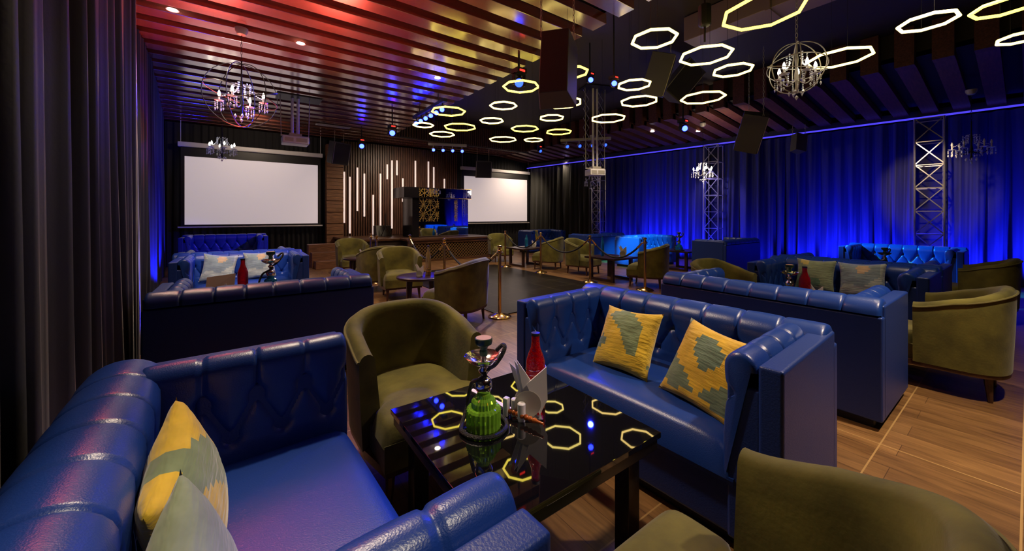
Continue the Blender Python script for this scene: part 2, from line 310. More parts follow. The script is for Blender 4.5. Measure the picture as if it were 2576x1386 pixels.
# mahogany slats: left field, right sloping field with upturned ends, and over the stage side
mb = MB()
k = -14
while 2.9 + .44 * k < 13.7:
    y = 2.9 + .44 * k
    x1 = 4.0 if y < 11.8 else 9.3
    xl = -1.2 if y < 7 else -1.2 - (y - 7) * .09
    mb.box(xl, x1, y, y + .24, 3.96, 4.10)
    k += 1
struct('ceiling_slats', mb, M['slat'], 'mahogany ceiling slats running across the left half of the room', smooth=0, bevel=.004, seg=1)
mb = MB(); k = -12
while 2.9 + .44 * k < 13.7:
    y = 2.9 + .44 * k; xr = wx(y) + .2; zr = 3.96 - (xr - 9.3) * .118
    mb.add([(9.3, y, 3.96), (xr, y, zr), (xr, y + .24, zr), (9.3, y + .24, 3.96), (9.3, y, 4.09), (xr, y, zr + .13), (xr, y + .24, zr + .13), (9.3, y + .24, 4.09)], [(0, 1, 2, 3), (4, 7, 6, 5), (0, 4, 5, 1), (1, 5, 6, 2), (2, 6, 7, 3), (3, 7, 4, 0)])
    if y < 11.7: mb.box(9.22, 9.42, y, y + .24, 3.94, 4.6)
    k += 1
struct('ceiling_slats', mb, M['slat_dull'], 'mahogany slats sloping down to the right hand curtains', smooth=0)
# wood walls of the stage
mb = MB().box(2.8, 7.15, 13.62, 13.7, .6, 3.9)
n = 0; x = 2.83
while x < 7.1: mb.box(x, x + .045, 13.55, 13.62, .6, 3.9); x += .083
struct('wall_stage', mb, M['ribwood'], 'ribbed brown wood wall behind the stage', smooth=0)
mb = MB()
for i in range(30): mb.box(2.3, 2.8, 13.30 + (i % 3) * .015, 13.55, .05 + i * .122, .165 + i * .122)
struct('trim_2', mb, M['clad'], 'horizontal brown plank cladding beside the stage steps', smooth=0)
SL_ = ['long light strip at the far left end of the ribbed wall', 'second light strip from the plank cladding, reaching lowest', 'third light strip from the plank cladding, set high', 'fourth light strip from the plank cladding', 'low light strip that starts at half height', 'sixth light strip, right of the low one', 'short high light strip left of the tallest', 'tallest light strip on the ribbed wall', 'short high light strip right of the tallest', 'short strip stub just above the left end of the booth canopy', 'strip rising over the booth, left of the other three', 'strip rising over the middle of the booth', 'strip over the booth, close on the right of the middle one', 'shortest strip over the right end of the booth']
for i, (x, z0, z1) in enumerate([(2.87, 1.143, 2.861), (3.05, 0.788, 2.702), (3.29, 1.55, 3.032), (3.52, 1.357, 2.842), (3.82, 0.72, 2.116), (4.07, 1.03, 2.877), (4.31, 2.692, 3.224), (4.48, 0.922, 3.382), (4.66, 2.858, 3.398), (4.88, 1.9, 2.755), (5.36, 1.9, 3.443), (5.88, 1.9, 3.458), (6.1, 1.9, 3.26), (6.55, 1.9, 2.837)]):
    t = single('light_strip', MB().box(-.025, .025, 0, .03, 0, z1 - z0), M['strip'], SL_[i], 'light strip', (x, 13.51, z0), group='light strips on the stage wall')
# stage platform, steps
t = thing('stage', 'low dark wood stage with a diamond lattice front under the mirrored booth', 'stage', (5.5, 12.2, 0))
def off(mb, dx, dy, dz=0): mb.v = [(a - dx, b - dy, c - dz) for a, b, c in mb.v]; return mb
part('deck', off(MB().box(3.95, 7.0, 10.62, 13.5, .64, .70).box(2.5, 3.95, 11.2, 13.5, .64, .70), 5.5, 12.2), M['stagewood'], t, bevel=.004)
part('body', off(MB().box(4.05, 6.9, 10.76, 13.4, .02, .64).box(2.56, 4.05, 11.26, 13.4, .02, .64), 5.5, 12.2), M['ribgap'], t)
part('front_frame', off(MB().box(4.0, 6.95, 10.66, 10.72, .56, .64).box(4.0, 6.95, 10.66, 10.72, .0, .07).box(6.78, 6.95, 10.66, 10.72, .07, .56).box(4.0, 4.1, 10.66, 10.72, .07, .56), 5.5, 12.2), M['stagewood'], t, smooth=0)
mb = MB(); p = .1
for i in range(-5, 28):
    for s in (1, -1):
        x0 = 4.1 + i * p if s > 0 else 4.1 + i * p + .49
        a = Vector((x0, 10.70, .07)); b = Vector((x0 + s * .49, 10.70, .56)); lo, hi = 4.1, 6.78
        d = b - a; t0 = max(0, min((lo - a.x) / d.x, (hi - a.x) / d.x)); t1 = min(1, max((lo - a.x) / d.x, (hi - a.x) / d.x))
        if t1 - t0 > .05: mb.bar(a + d * t0, a + d * t1, .016, .012)
part('lattice', off(mb, 5.5, 12.2), M['lattice'], t, smooth=0)
for i in range(3):
    single('stage_step', MB().box(-.42, .42, -.16, .16, 0, .2 + i * .2), M['clad'], ['lowest wooden step up to the stage', 'middle wooden step up to the stage', 'top wooden step beside the plank cladding'][i], 'step', (2.02 - i * .04, 10.9 + i * .325, 0), bevel=.01, group='steps up to the stage')
# mirrored booth on the stage
t = thing('mirror_booth', 'black mirrored booth with gold star lattice standing on the stage', 'booth', (5.35, 11.75, .70))
part('cabinet', MB().box(-.95, 1.03, -.40, .45, 0, 1.25), M['booth'], t, bevel=.004)
part('mirror_panel', MB().box(-.74, 1.03, -.415, -.402, .02, 1.24), M['mirror'], t)
part('canopy', MB().box(-1.25, 1.1, -.5, .5, 1.25, 1.58), M['booth'], t, bevel=.004)
part('canopy_mirror', MB().box(-.78, 1.09, -.512, -.502, 1.27, 1.56), M['mirror'], t)
part('canopy_trim', MB().box(-.79, 1.11, -.52, -.505, 1.245, 1.262).box(-.79, 1.11, -.52, -.505, 1.565, 1.58), M['brass'], t)
def star(mb, cx, cz, r, y, x0, x1, z0, z1, w=.014):
    def seg(a, b):
        a = Vector((a[0], y, a[1])); b = Vector((b[0], y, b[1])); t0, t1 = 0, 1; d = b - a
        for ax, lo, hi in ((0, x0, x1), (2, z0, z1)):
            if abs(d[ax]) < 1e-6:
                if not lo <= a[ax] <= hi: return
                continue
            u, v = (lo - a[ax]) / d[ax], (hi - a[ax]) / d[ax]; t0 = max(t0, min(u, v)); t1 = min(t1, max(u, v))
        if t1 - t0 > .03: mb.bar(a + d * t0, a + d * t1, w, .01)
    P = [(cx + r * cos(R(60 * i + 30)), cz + r * sin(R(60 * i + 30))) for i in range(6)]
    for i in range(6):
        seg(P[i], P[(i + 2) % 6]); seg(P[i], (cx, cz)); seg(P[i], P[(i + 1) % 6])
mb = MB()
for a in range(-1, 3):
    for b in range(-1, 3): star(mb, -.6 + a * .485 + (b % 2) * .242, .45 + b * .42, .28, -.425, -.73, -.06, .5, 1.23)
part('gold_lattice', mb, M['gold'], t, smooth=0)
mb = MB(); star(mb, -.6, 1.4, .24, -.522, -.77, -.1, 1.28, 1.55); star(mb, -.2, 1.45, .24, -.522, -.77, -.1, 1.28, 1.55)
part('gold_trim_lattice', mb, M['gold'], t, smooth=0)
mb = MB(); 
for b in range(5): star(mb, .55, .3 + b * .24, .14, -.425, .5, .62, .5, 1.23, .01)
part('gold_lattice_reflection', mb, M['gold'], t, smooth=0)  # narrow strip of bars modelled in place of the lattice's mirror reflection
def screen(label, x):
    t = thing('projection_screen', label, 'projection screen', (x, 13.45, 0), group=None)
    part('fabric', MB().box(-1.62, 1.62, -.012, 0, 1.14, 3.0), M['screen'], t, label='pale screen surface')
    part('border', MB().box(-1.70, -1.62, -.01, .005, 1.08, 3.25).box(1.62, 1.70, -.01, .005, 1.08, 3.25).box(-1.62, 1.62, -.01, .005, 3.0, 3.25).box(-1.62, 1.62, -.01, .005, 1.08, 1.14), M['black'], t)
    part('bottom_bar', MB().cyl((-1.76, 0, 1.07), (1.76, 0, 1.07), .022), M['white'], t)
    part('housing', MB().box(-1.76, 1.76, -.08, .08, 3.25, 3.38), M['white'], t, bevel=.02)
    for s in (-1, 1): part('hanger_wire', MB().cyl((s * 1.7, 0, 3.38), (s * 1.7, 0, 3.96), .008), M['white'], t)
    return t
screen('white projection screen on the left, behind the far sofas', .44)
screen('white projection screen on the right of the booth, by the corner', 9.0)

# curtains
def curtain(pts, z0, z1, mt, label, amp=.07, wl=.19, seed=1, loc=None, ds=.018, rows=10, sharp=1.0, gather=.35):
    rnd = random.Random(seed); pts = [Vector((*p, 0)) for p in pts]; segs = [(pts[i + 1] - pts[i]).length for i in range(len(pts) - 1)]; Lt = sum(segs)
    n = int(Lt / ds); cols = []; phs = []; ph = 0
    for i in range(n + 1):
        s = Lt * i / n; ph += 2 * pi * ds / (wl * (1 + .55 * noise.noise(Vector((s * 1.3, seed * 7.1, 0))))); phs.append(ph)
        q = s; j = 0
        while j < len(segs) - 1 and q > segs[j]: q -= segs[j]; j += 1
        d = (pts[j + 1] - pts[j]).normalized(); cols.append((pts[j] + d * q, Vector((-d.y, d.x, 0)), s))
    rws = []
    for r in range(rows + 1):
        tz = r / rows; z = z0 + (z1 - z0) * tz; row = []
        for i, (p, nr, s) in enumerate(cols):
            a = amp * (.55 + .75 * (1 - tz)) * (.7 + .6 * noise.noise(Vector((s * 1.7, seed, tz * .6))))
            w = sin(phs[i] + 1.1 * noise.noise(Vector((s * .8, seed * 3, tz * 1.6)))); w = math.copysign(abs(w) ** sharp, w)
            w2 = .35 * sin(phs[i] * 2.3 + tz * 2)
            p2 = p + nr * (a * (w + w2)); row.append((p2.x, p2.y, z))
        rws.append(row)
    o = part('curtain', MB().grid(rws), mt, smooth=180); tag(o, label, 'curtain'); return o
curtain([(-.5, -2.0), (-.56, 1.0), (-.68, 4.1), (-.97, 5.9)], .01, 3.95, M['curtain'], 'tall black curtain nearest the camera on the left, with lit fold ridges', .055, .24, 3, sharp=.8)
curtain([(-1.16, 5.9), (-1.12, 7.5), (-1.2, 8.9), (-1.36, 10.7), (-1.6, 13.4)], .01, 3.93, M['curtain_b'], 'dark curtain further along the left wall, lit blue low down', .05, .17, 5)
curtain([(2.35, 13.66), (-1.6, 13.66)], .01, 3.93, M['curtain_k'], 'black curtain behind the left projection screen', .04, .16, 8)
curtain([(10.75, 13.62), (7.15, 13.62)], .01, 3.93, M['curtain_k'], 'black curtain behind the right projection screen', .04, .16, 9)
M['curtain_g'] = mat('grey_lit_velvet', (.05, .05, .045), .85, sheen=.1)  # lighter copy of the stage velvet, grey light put into its colour
def rc(y0, y1, lab, seed): curtain([(wx(y0), y0), (wx(y1), y1)], .01, 3.50, M['curtain_g' if seed == 11 else 'curtain_b'], lab, .135, .27, seed, sharp=.8)
rc(9.45, 13.4, 'grey-lit curtain in the far corner beside the right projection screen', 11)
rc(5.85, 9.4, 'curtain glowing blue between the first and second lattice trusses', 12)
rc(1.5, 5.35, 'blue-lit curtain behind the large sofa group, between the chrome trusses', 13)
rc(-3.9, 1.02, 'blue-lit curtain at the right edge of the picture', 14)
mb = MB(); a = Vector((wx(13.4) - .14, 13.4, 3.535)); b = Vector((wx(-3.9) - .14, -3.9, 3.535)); mb.bar(a, b, .035)
struct('trim_3', mb, M['rail'], 'thin blue light line along the top of the right hand curtains')
mb = MB(); a = Vector((wx(13.4) + .06, 13.4, 3.62)); b = Vector((wx(-3.9) + .06, -3.9, 3.62)); mb.bar(a, b, .3, .16)
struct('trim_4', mb, M['black_ceiling'])

# chrome lattice truss columns
def truss(label, x, y, rz, z0, z1, w=.4, n=6):
    t = thing('truss_column', label, 'truss', (x, y, 0), rz, None); h = w / 2
    for sx in (-1, 1):
        for sy in (-1, 1): part('chord', MB().cyl((sx * h, sy * h, z0), (sx * h, sy * h, z1), .018, n=8), M['steel'], t)
    dz = (z1 - z0) / n
    for f in range(4):
        m = Matrix.Rotation(f * pi / 2, 4, 'Z'); mb = MB()
        for i in range(n):
            a, b = z0 + i * dz, z0 + (i + 1) * dz
            for p, q in (((-h, -h, a), (h, -h, b)), ((h, -h, a), (-h, -h, b)), ((-h, -h, b - .01), (h, -h, b - .01)))[0 if f == 3 else 2:]:
                mb.bar(m @ Vector(p), m @ Vector(q), .018)
        part('brace_panel', mb, M['steel'], t, smooth=0)
    return t
truss('chrome lattice truss column glowing violet, middle of the right wall', 11.58, 5.6, 7, .02, 3.5, .4, 7)
truss('chrome lattice truss column at the right, brightest with a golden light', 11.95, 1.26, 7, .02, 3.45, .42, 7)
truss('slender chrome truss column far back by the corner curtain', 11.0, 9.55, 7, .02, 3.5, .36, 9)

# ---------------------------------------------------------------- furniture
SL, SD, SH = .775, .39, .82       # sofa half length, half depth, height
def tuft_pad(L, T, zb, zt, pitch, cap=True, ds=.008, r=.07):
    """padded roll running along x from -L/2 to L/2, face towards +y, rear plane at y=0"""
    zc = zt - r; prof = []
    nf = 34
    for i in range(nf): z = zb + (zc - zb) * i / nf; prof.append((T, z, 1, 0))
    for i in range(15): a = pi * i / 14; prof.append((T / 2 + T / 2 * cos(a), zc + r * sin(a), cos(a), sin(a)))
    n = int(L / ds); nb = max(1, round(L / pitch)); pp = L / nb
    r0, r1 = zt - .17, zt - .33; rows = []
    for i in range(n + 1):
        s = L * i / n; row = []
        for (y, z, ny, nz) in prof:
            fs = (s / pp) % 1.0; da = min(fs, 1 - fs) * pp; db = abs(fs - .5) * pp
            edge = min(s, L - s)
            if z >= r0: d = da
            elif z >= r1:
                t = (r0 - z) / (r0 - r1); d = min(abs(fs - t * .5), abs(1 - fs - t * .5)) * pp * .8
            else: d = .03 + db
            dep = .010 * math.exp(-(d / .0055) ** 2) + .004 * math.exp(-d / .03)
            if z < r0: dep *= .8
            if r0 > z >= r1: dep += .012 * math.exp(-d / .03)
            elif z >= r0: dep += .010 * math.exp(-d / .03) * max(0, 1 - (z - r0) / .09) * (1 if ny > .3 else 0)
            for (bz, bd) in ((r0, da), (r1, db)):
                q = math.hypot(bd, z - bz); dep += .026 * math.exp(-(q / .022) ** 2)
            e = .010 * math.exp(-edge / .006)
            wr = .0009 * noise.noise(Vector((s * 16, z * 22, y * 20))) 
            row.append((s - L / 2, y - ny * (dep + e - wr), z - nz * (dep + e - wr)))
        rows.append(row)
    mb = MB().grid(rows); k = len(prof); N = len(rows)
    mb.f.append(tuple(range(k))); mb.f.append(tuple((N - 1) * k + j for j in range(k)))
    return mb
def turn(mb, m): mb.v = [tuple(m @ Vector(v)) for v in mb.v]; return mb
def make_sofa():
    t = thing('sofa', '', 'sofa')
    part('plinth', MB().box(-SL + .05, SL - .05, -SD + .04, SD - .06, 0, .06), M['plinth'], t)
    part('base', MB().box(-SL + .08, SL - .08, -SD + .09, SD - .02, .06, .29), M['leather_flat'], t, bevel=.015)
    part('back_panel', MB().box(-SL, SL, -SD, -SD + .085, .06, SH - .09), M['leather_flat'], t, bevel=.014, seg=3)
    part('back_pad', turn(tuft_pad(SL * 2 - .02, .215, .40, SH + .02, .2, r=.10), Matrix.Translation((0, -SD - .006, 0))), M['leather'], t, smooth=60)
    for s in (-1, 1):
        part('arm_panel', MB().box(min(s * (SL - .085), s * SL), max(s * (SL - .085), s * SL), -SD + .05, SD, .06, SH - .02).box(min(s * .575, s * .70), max(s * .575, s * .70), -.1, SD - .006, .06, .70), M['leather_flat'], t, bevel=.014, seg=3)
        m = Matrix.Translation((s * (SL - .085), .075, 0)) @ Matrix.Rotation(s * pi / 2, 4, 'Z')
        part('arm_pad', turn(tuft_pad(.63, .13, .30, SH + .012, .17), m), M['leather'], t, smooth=60)
    w = SL - .172
    rows = []; nx, ny = 40, 24
    for i in range(nx + 1):
        u = -1 + 2 * i / nx; row = []
        for j in range(ny + 1):
            v = -1 + 2 * j / ny; ed = (1 - abs(u) ** 12) ** .5 * (1 - max(v, -.2) ** 14) ** .5 if abs(u) < 1 and abs(v) < 1 else 0
            row.append((u * w, .05 + v * (SD - .045), .30 + .14 * ed + .014 * cos(u * 1.5) * cos(v * 1.2)))
        rows.append(row)
    mb = MB().grid(rows); mb.box(-w, w, -SD + .12, SD - .0, .28, .31)
    part('seat_cushion', mb, M['leather'], t, smooth=70)
    return t
sofa = make_sofa()
SOFAS = [((2.02, 1.33, 0), 93, 'blue leather sofa with the two mustard cushions beside the glass table'),
 ((.005, 1.27, 0), -87.4, 'nearest blue leather sofa at the lower left, holding two cushions'),
 ((.235, 3.98, 0), 0, 'blue sofa seen from its dark back, directly behind the nearest left sofa'),
 ((.07, 6.68, 0), 180, 'blue-lit tufted sofa on the left holding pale cushions, facing the camera'),
 ((.0, 7.58, 0), 0, 'sofa backed against the blue-lit tufted sofa on the left'),
 ((-.25, 11.6, 0), 180, 'furthest blue sofa on the left, under the projection screen'),
 ((3.73, 1.32, 0), -90, 'blue sofa seen from its long back, right behind the mustard cushion sofa'),
 ((5.62, 1.32, 0), 90, 'blue sofa on the right with two grey and yellow cushions'),
 ((6.54, 1.32, 0), -90, 'sofa backed against the one with grey and yellow cushions'),
 ((9.75, 1.38, 0), 90, 'bright blue sofa below the right truss, facing the camera'),
 ((9.55, 4.3, 0), 0, 'dark blue sofa block seen from behind, in front of the violet truss'),
 ((9.3, 6.35, 0), 180, 'turquoise-lit tufted sofa near the right hand curtain'),
 ((9.2, 8.05, 0), 0, 'sofa with a plain dark blue back, behind the middle armchairs'),
 ((9.6, 11.2, 0), 180, 'furthest blue sofa on the right, near the corner curtain')]
for i, (loc, rz, lab) in enumerate(SOFAS):
    o = sofa if i == 0 else dup(sofa, loc, rz, lab)
    o.location = loc; o.rotation_euler = (0, 0, R(rz)); o['label'] = lab; o['group'] = 'blue leather sofas'
    if i in (10, 11, 12, 13): o.scale = (1.15, 1, 1)
    if i in (0, 1): o.scale = (1, 1.1, 1)
    if i == 5: o.scale = (1.1, 1, 1.1)

def make_chair():
    t = thing('armchair', '', 'armchair'); n = 56; W2 = .335; D2 = .35
    def plan(u, k=1.0, tz=0):     # u 0..1 from right arm front round the back to the left arm front
        fl = 1 + .05 * tz
        s = u * 2 - 1; a = abs(s)
        if a > .62: y = .13 - (1 - (a - .62) / .38) * .22; x = W2 * k
        else: th = a / .62 * pi / 2; x = W2 * k * sin(th) ** .72; y = -.09 - (D2 - .09 - (1 - k) * W2) * cos(th) ** .72
        if a > .62 and k < 1: pass
        return (-math.copysign(x, s) * fl, y * (fl if y < 0 else 1))
    def top(u): a = abs(u * 2 - 1); c = .5 + .5 * cos(min(a / .98, 1) * pi); return .69 + .15 * c ** .75
    rows = []; T = .075 / W2
    for i in range(n + 1):
        u = i / n; zt = top(u); row = []
        for tz, k in [(0, 1), (.25, 1.005), (.5, 1.01), (.75, 1.01), (.93, 1.005)]:
            x, y = plan(u, k, tz); row.append((x, y, .215 + (zt - .215) * tz))
        for a in range(1, 8):
            an = pi * a / 8; k = 1.0 - T * (.5 - .5 * cos(an)); x, y = plan(u, k, 1); row.append((x, y, zt - .045 + .045 * sin(an)))
        for tz in (.9, .7, .5, .3, .0):
            x, y = plan(u, 1 - T * (1 + .25 * (1 - tz)), tz); row.append((x, y, .30 + (zt - .05 - .30) * tz))
        rows.append(row)
    mb = MB().grid(rows); k = len(rows[0]); mb.f.append(tuple(range(k))); mb.f.append(tuple(n * k + j for j in range(k)))
    part('shell', mb, M['velvet'], t, smooth=60)
    part('piping', MB().tube([(*plan(i / n, 1.012, 1), top(i / n) - .035) for i in range(n + 1)], .007, 6), M['piping'], t)
    rows = []; nx = 28
    for i in range(nx + 1):
        u = -1 + 2 * i / nx; row = []
        for j in range(nx + 1):
            v = -1 + 2 * j / nx; y = -.28 + (v + 1) / 2 * .64
            w = .255 + (.05 * max(0, min(1, (y - .12) / .04)))
            w *= 1 if y > -.1 else (1 - .35 * ((-.1 - y) / .18) ** 2)
            ed = max(0, 1 - abs(u) ** 10) ** .5 * max(0, 1 - max(v, 0) ** 12) ** .5
            row.append((u * w, y, .33 + .10 * ed + .018 * cos(u * 1.5) * cos(v * 1.4)))
        rows.append(row)
    mb = MB().grid(rows); mb.box(-.30, .30, .12, .36, .215, .34).box(-.25, .25, -.25, .14, .215, .33)
    part('seat', mb, M['velvet'], t, smooth=60)
    ring = [(*plan(i / n, .985, 0), 0) for i in range(n + 1)] + [(-.29, .35, 0), (.29, .35, 0)]
    mb = MB(); N = len(ring); mb.add([(x, y, .185) for x, y, _ in ring] + [(x, y, .225) for x, y, _ in ring], [tuple(range(N))[::-1], tuple(range(N, 2 * N))] + [(i, (i + 1) % N, N + (i + 1) % N, N + i) for i in range(N)])
    part('base_frame', mb, M['legwood'], t)
    for x, y in ((-.25, .29), (.25, .29), (-.22, -.24), (.22, -.24)):
        part('leg', MB().cyl((x * 1.05, y * 1.05, 0), (x, y, .2), .014, .026, 8), M['legwood'], t)
    return t
chair = make_chair()
CH = [((.83, 2.06, 0), 180, 'olive velvet armchair behind the glass table, facing the camera'),
 ((.90, .37, 0), 0, 'olive velvet armchair cut off at the lower right corner'),
 ((2.34, 4.42, 0), 30, 'armchair with a blue-lit rim, seen from behind beside the nearest rope post'),
 ((2.24, 6.35, 0), 172, 'olive armchair left of the small round table, seat lit blue'),
 ((2.12, 7.22, 0), 5, 'armchair with a dark brown back, behind the blue-seated armchair'),
 ((2.2, 9.5, 0), 180, 'armchair furthest back on the left, next to the stage steps'),
 ((4.72, .42, 0), 0, 'yellow-green armchair on wooden legs at the right, side on'),
 ((4.76, 2.12, 0), 172, 'olive armchair peeking out beyond the middle sofa back'),
 ((8.0, .42, 0), 0, 'armchair in blue light at the right edge'),
 ((6.56, 4.42, 0), 22, 'armchair with its back to the camera, right of the rope posts'),
 ((6.68, 6.33, 0), 190, 'armchair facing the camera between two rope posts, beside a dark table'),
 ((6.60, 7.42, 0), 30, 'armchair seen from behind, left of the rope sagging in front of it'),
 ((6.5, 9.55, 0), 165, 'armchair beyond the furthest rope post, right of the stage')]
for i, (loc, rz, lab) in enumerate(CH):
    o = chair if i == 0 else dup(chair, loc, rz, lab)
    o.location = loc; o.rotation_euler = (0, 0, R(rz)); o['label'] = lab; o['group'] = 'olive armchairs'

# cushions
def make_cushion(name, mt, S2=.20, th=.075, seed=0):
    rows = []; n = 26; back = []
    for sgn, out in ((1, rows), (-1, back)):
        for i in range(n + 1):
            u = -1 + 2 * i / n; row = []
            for j in range(n + 1):
                v = -1 + 2 * j / n; pin = 1 - .11 * (1 - abs(u) ** 2) * abs(v) ** 3; pin2 = 1 - .11 * (1 - abs(v) ** 2) * abs(u) ** 3
                h = th * (max(0, (1 - u ** 2) * (1 - v ** 2))) ** .45 + .006 * noise.noise(Vector((u * 3 + seed, v * 3, sgn)))
                if abs(u) == 1 or abs(v) == 1: h = 0
                row.append((u * S2 * pin2, sgn * h, v * S2 * pin))
            out.append(row)
    mb = MB().grid(rows).grid(back)
    me = mesh(name, mb, mt, smooth=60)
    bm = bmesh.new(); bm.from_mesh(me); bmesh.ops.remove_doubles(bm, verts=bm.verts, dist=.0005); bmesh.ops.recalc_face_normals(bm, faces=bm.faces); bm.to_mesh(me); bm.free()
    return me
cm = {k: make_cushion('cushion', M[k], seed=i * 5) for i, k in enumerate(('pil_y', 'pil_y2', 'pil_g', 'pil_b'))}
def cushion(k, loc, rz, lean, roll, label, s=1.0):
    o = bpy.data.objects.new('cushion', cm[k]); C.objects.link(o); o.location = loc
    o.rotation_mode = 'XYZ'; o.matrix_world = Matrix.Translation(loc) @ Matrix.Rotation(R(rz), 4, 'Z') @ Matrix.Rotation(R(lean), 4, 'X') @ Matrix.Rotation(R(roll), 4, 'Y') @ Matrix.Scale(s, 4)
    return tag(o, label, 'cushion', 'scatter cushions on the sofas')
cushion('pil_y', (1.935, 1.46, .615), 90, 30, 3, 'mustard cushion with grey-green stepped patches, left one on the mustard cushion sofa')
cushion('pil_y2', (1.905, .935, .61), 86, 30, -8, 'mustard cushion with sage stepped patches, right one next to the sofa arm', 1.05)
cushion('pil_y', (-.11, 1.33, .61), -95, 12, 15, 'yellow and green cushion, the further one on the nearest left sofa')
cushion('pil_g', (-.07, .92, .60), -98, 12, 15, 'pale sage cushion at the lower left, nearest the camera')
cushion('pil_g', (5.74, 1.55, .65), 90, 16, 0, 'grey-green cushion with a yellow edge, behind the red bottle on the right sofa')
cushion('pil_b', (5.74, 1.12, .64), 90, 14, 3, 'slate blue cushion with tan blocks on the right sofa', 1.05)
cushion('pil_b', (-.22, 6.72, .64), 180, 14, -8, 'pale blue fluffy cushion behind the folded card')
cushion('pil_b', (.26, 6.74, .65), 180, 14, 2, 'white patterned cushion behind the far hookah')
cushion('pil_g', (10.05, 1.7, .64), 90, 14, 0, 'cushion in cyan light on the left of the bright blue sofa')
cushion('pil_b', (10.05, 1.2, .64), 90, 14, 0, 'cushion in cyan light on the right of the bright blue sofa')
cushion('pil_g', (8.85, 6.42, .64), 180, 14, 0, 'cushion leaning inside the arm of the turquoise-lit sofa')
cushion('pil_y', (9.3, 11.3, .64), 180, 14, 0, 'pale yellow cushion on the furthest right sofa')

# tables
t = thing('glass_table', 'low square table with a black glass top, in front', 'table', (.975, 1.295, 0))
part('tabletop', MB().box(-.415, .415, -.415, .415, .478, .5), M['glass_top'], t, bevel=.002, smooth=0, label='mirror-like black glass top')
part('rim', MB().box(-.405, .405, -.405, .405, .43, .478), M['black_edge'], t, bevel=.003)
for sx in (-1, 1):
    for sy in (-1, 1): part('leg', MB().box(sx * .32 - .035, sx * .32 + .035, sy * .32 - .035, sy * .32 + .035, 0, .43), M['black_edge'], t, bevel=.003)
def sq_table():
    t = thing('coffee_table', '', 'table')
    part('tabletop', MB().box(-.4, .4, -.4, .4, .46, .5), M['darkwood'], t, bevel=.004)
    for s in (-1, 1):
        part('leg_frame', MB().box(s * .3 - .03, s * .3 + .03, -.32, -.26, 0, .46).box(s * .3 - .03, s * .3 + .03, .26, .32, 0, .46).box(s * .3 - .03, s * .3 + .03, -.26, .26, 0, .05), M['darkwood'], t, smooth=0)
    return t
tb = sq_table()
for i, (loc, lab) in enumerate([((6.55, 5.35, 0), 'dark square table between the two middle armchairs'), ((6.5, 8.3, 0), 'dark square table with the blue bottle, near the stage'),
        ((.1, 5.3, 0), 'low table hidden between the two left sofas, carrying the far hookah'), ((4.68, 1.32, 0), 'low table between the two right sofas, carrying a hookah'),
        ((8.0, 1.4, 0), 'low table in front of the bright blue sofa'), ((9.3, 5.3, 0), 'low table in front of the turquoise-lit sofa'), ((-.2, 9.5, 0), 'low table in front of the furthest left sofa')]):
    o = tb if i == 0 else dup(tb, loc); o.location = loc; o['label'] = lab; o['group'] = 'low dark tables'
def round_table(loc, lab):
    t = thing('round_table', lab, 'table', loc, 20, 'small round tables')
    part('tabletop', MB().lathe([(0, .46), (.33, .46), (.345, .475), (.345, .49), (.33, .5), (0, .5)], 40, cap=False), M['darkwood'], t)
    for k in range(4): a = k * pi / 2; part('leg', MB().cyl((.24 * cos(a), .24 * sin(a), 0), (.22 * cos(a), .22 * sin(a), .46), .022, .035, 8), M['darkwood'], t)
round_table((2.18, 5.3, 0), 'small round dark table with napkins and a gold bottle')
round_table((2.1, 8.35, 0), 'small dark table between the two furthest left armchairs')

# rope posts
def post():
    t = thing('rope_post', '', 'rope post')
    part('base', MB().lathe([(0, 0), (.155, 0), (.16, .008), (.15, .02), (.07, .045), (.03, .06), (0, .06)], 32, cap=False), M['brass'], t)
    part('pole', MB().lathe([(.023, .05), (.023, .86), (.032, .865), (.032, .90), (.024, .905)], 20), M['brass'], t)
    part('finial', MB().lathe([(.02, .9), (.034, .91), (.02, .925), (.014, .93), (.03, .945), (.034, .958), (.03, .972), (0, .985)], 20), M['brass'], t)
    part('ring', MB().lathe([(.03, .87), (.05, .875), (.05, .885), (.03, .89)], 16), M['brass'], t)
    return t
ps = post(); PP = [(2.887, 4.256, 'chrome-bright rope post nearest the camera, left of the tufted sofa'), (2.93, 6.05, 'brass rope post in front of the lattice stage front, with a rope clip each side'), (2.95, 7.75, 'brass rope post below the left end of the mirrored booth'),
      (2.45, 8.85, 'brass rope post standing before the stage deck, further left'), (2.3, 7.9, 'short-looking brass rope post between the left armchairs'),
      (5.85, 8.35, 'furthest brass rope post on the right of the dance floor'), (5.95, 6.991, 'second furthest brass rope post on the right of the dance floor'), (5.9, 5.358, 'brass rope post at the near right corner of the dance floor'), (6.114, 4.2, 'brass rope post in front of the back-turned armchair')]
for i, (x, y, lab) in enumerate(PP):
    o = ps if i == 0 else dup(ps, (x, y, 0)); o.location = (x, y, 0); o['label'] = lab; o['group'] = 'rope posts'
def rope(a, b, lab, sag=.32):
    P0 = Vector((PP[a][0], PP[a][1], .88)); P1 = Vector((PP[b][0], PP[b][1], .88)); d = (P1 - P0).normalized(); P0 += d * .05; P1 -= d * .05
    t = thing('rope', lab, 'rope', tuple(P0), 0, 'ropes between the posts'); n = 22
    pts = [P0.lerp(P1, i / n) - Vector((0, 0, sag * 4 * (i / n) * (1 - i / n))) - P0 for i in range(n + 1)]
    part('cord', MB().tube(pts[1:-1], .017, 8), M['rope'], t)
    for q, w in ((pts[0], pts[2]), (pts[-1], pts[-3])): part('clip', MB().cyl(q, w, .014, .022, 8), M['brass'], t)
rope(0, 1, 'black rope sagging behind the blue-rimmed armchair'); rope(1, 2, 'black rope in front of the lattice stage front'); rope(5, 6, 'black rope between the two furthest right posts'); rope(6, 7, 'black rope sagging in front of the middle armchairs'); rope(7, 8, 'black rope ending at the post by the back-turned armchair')

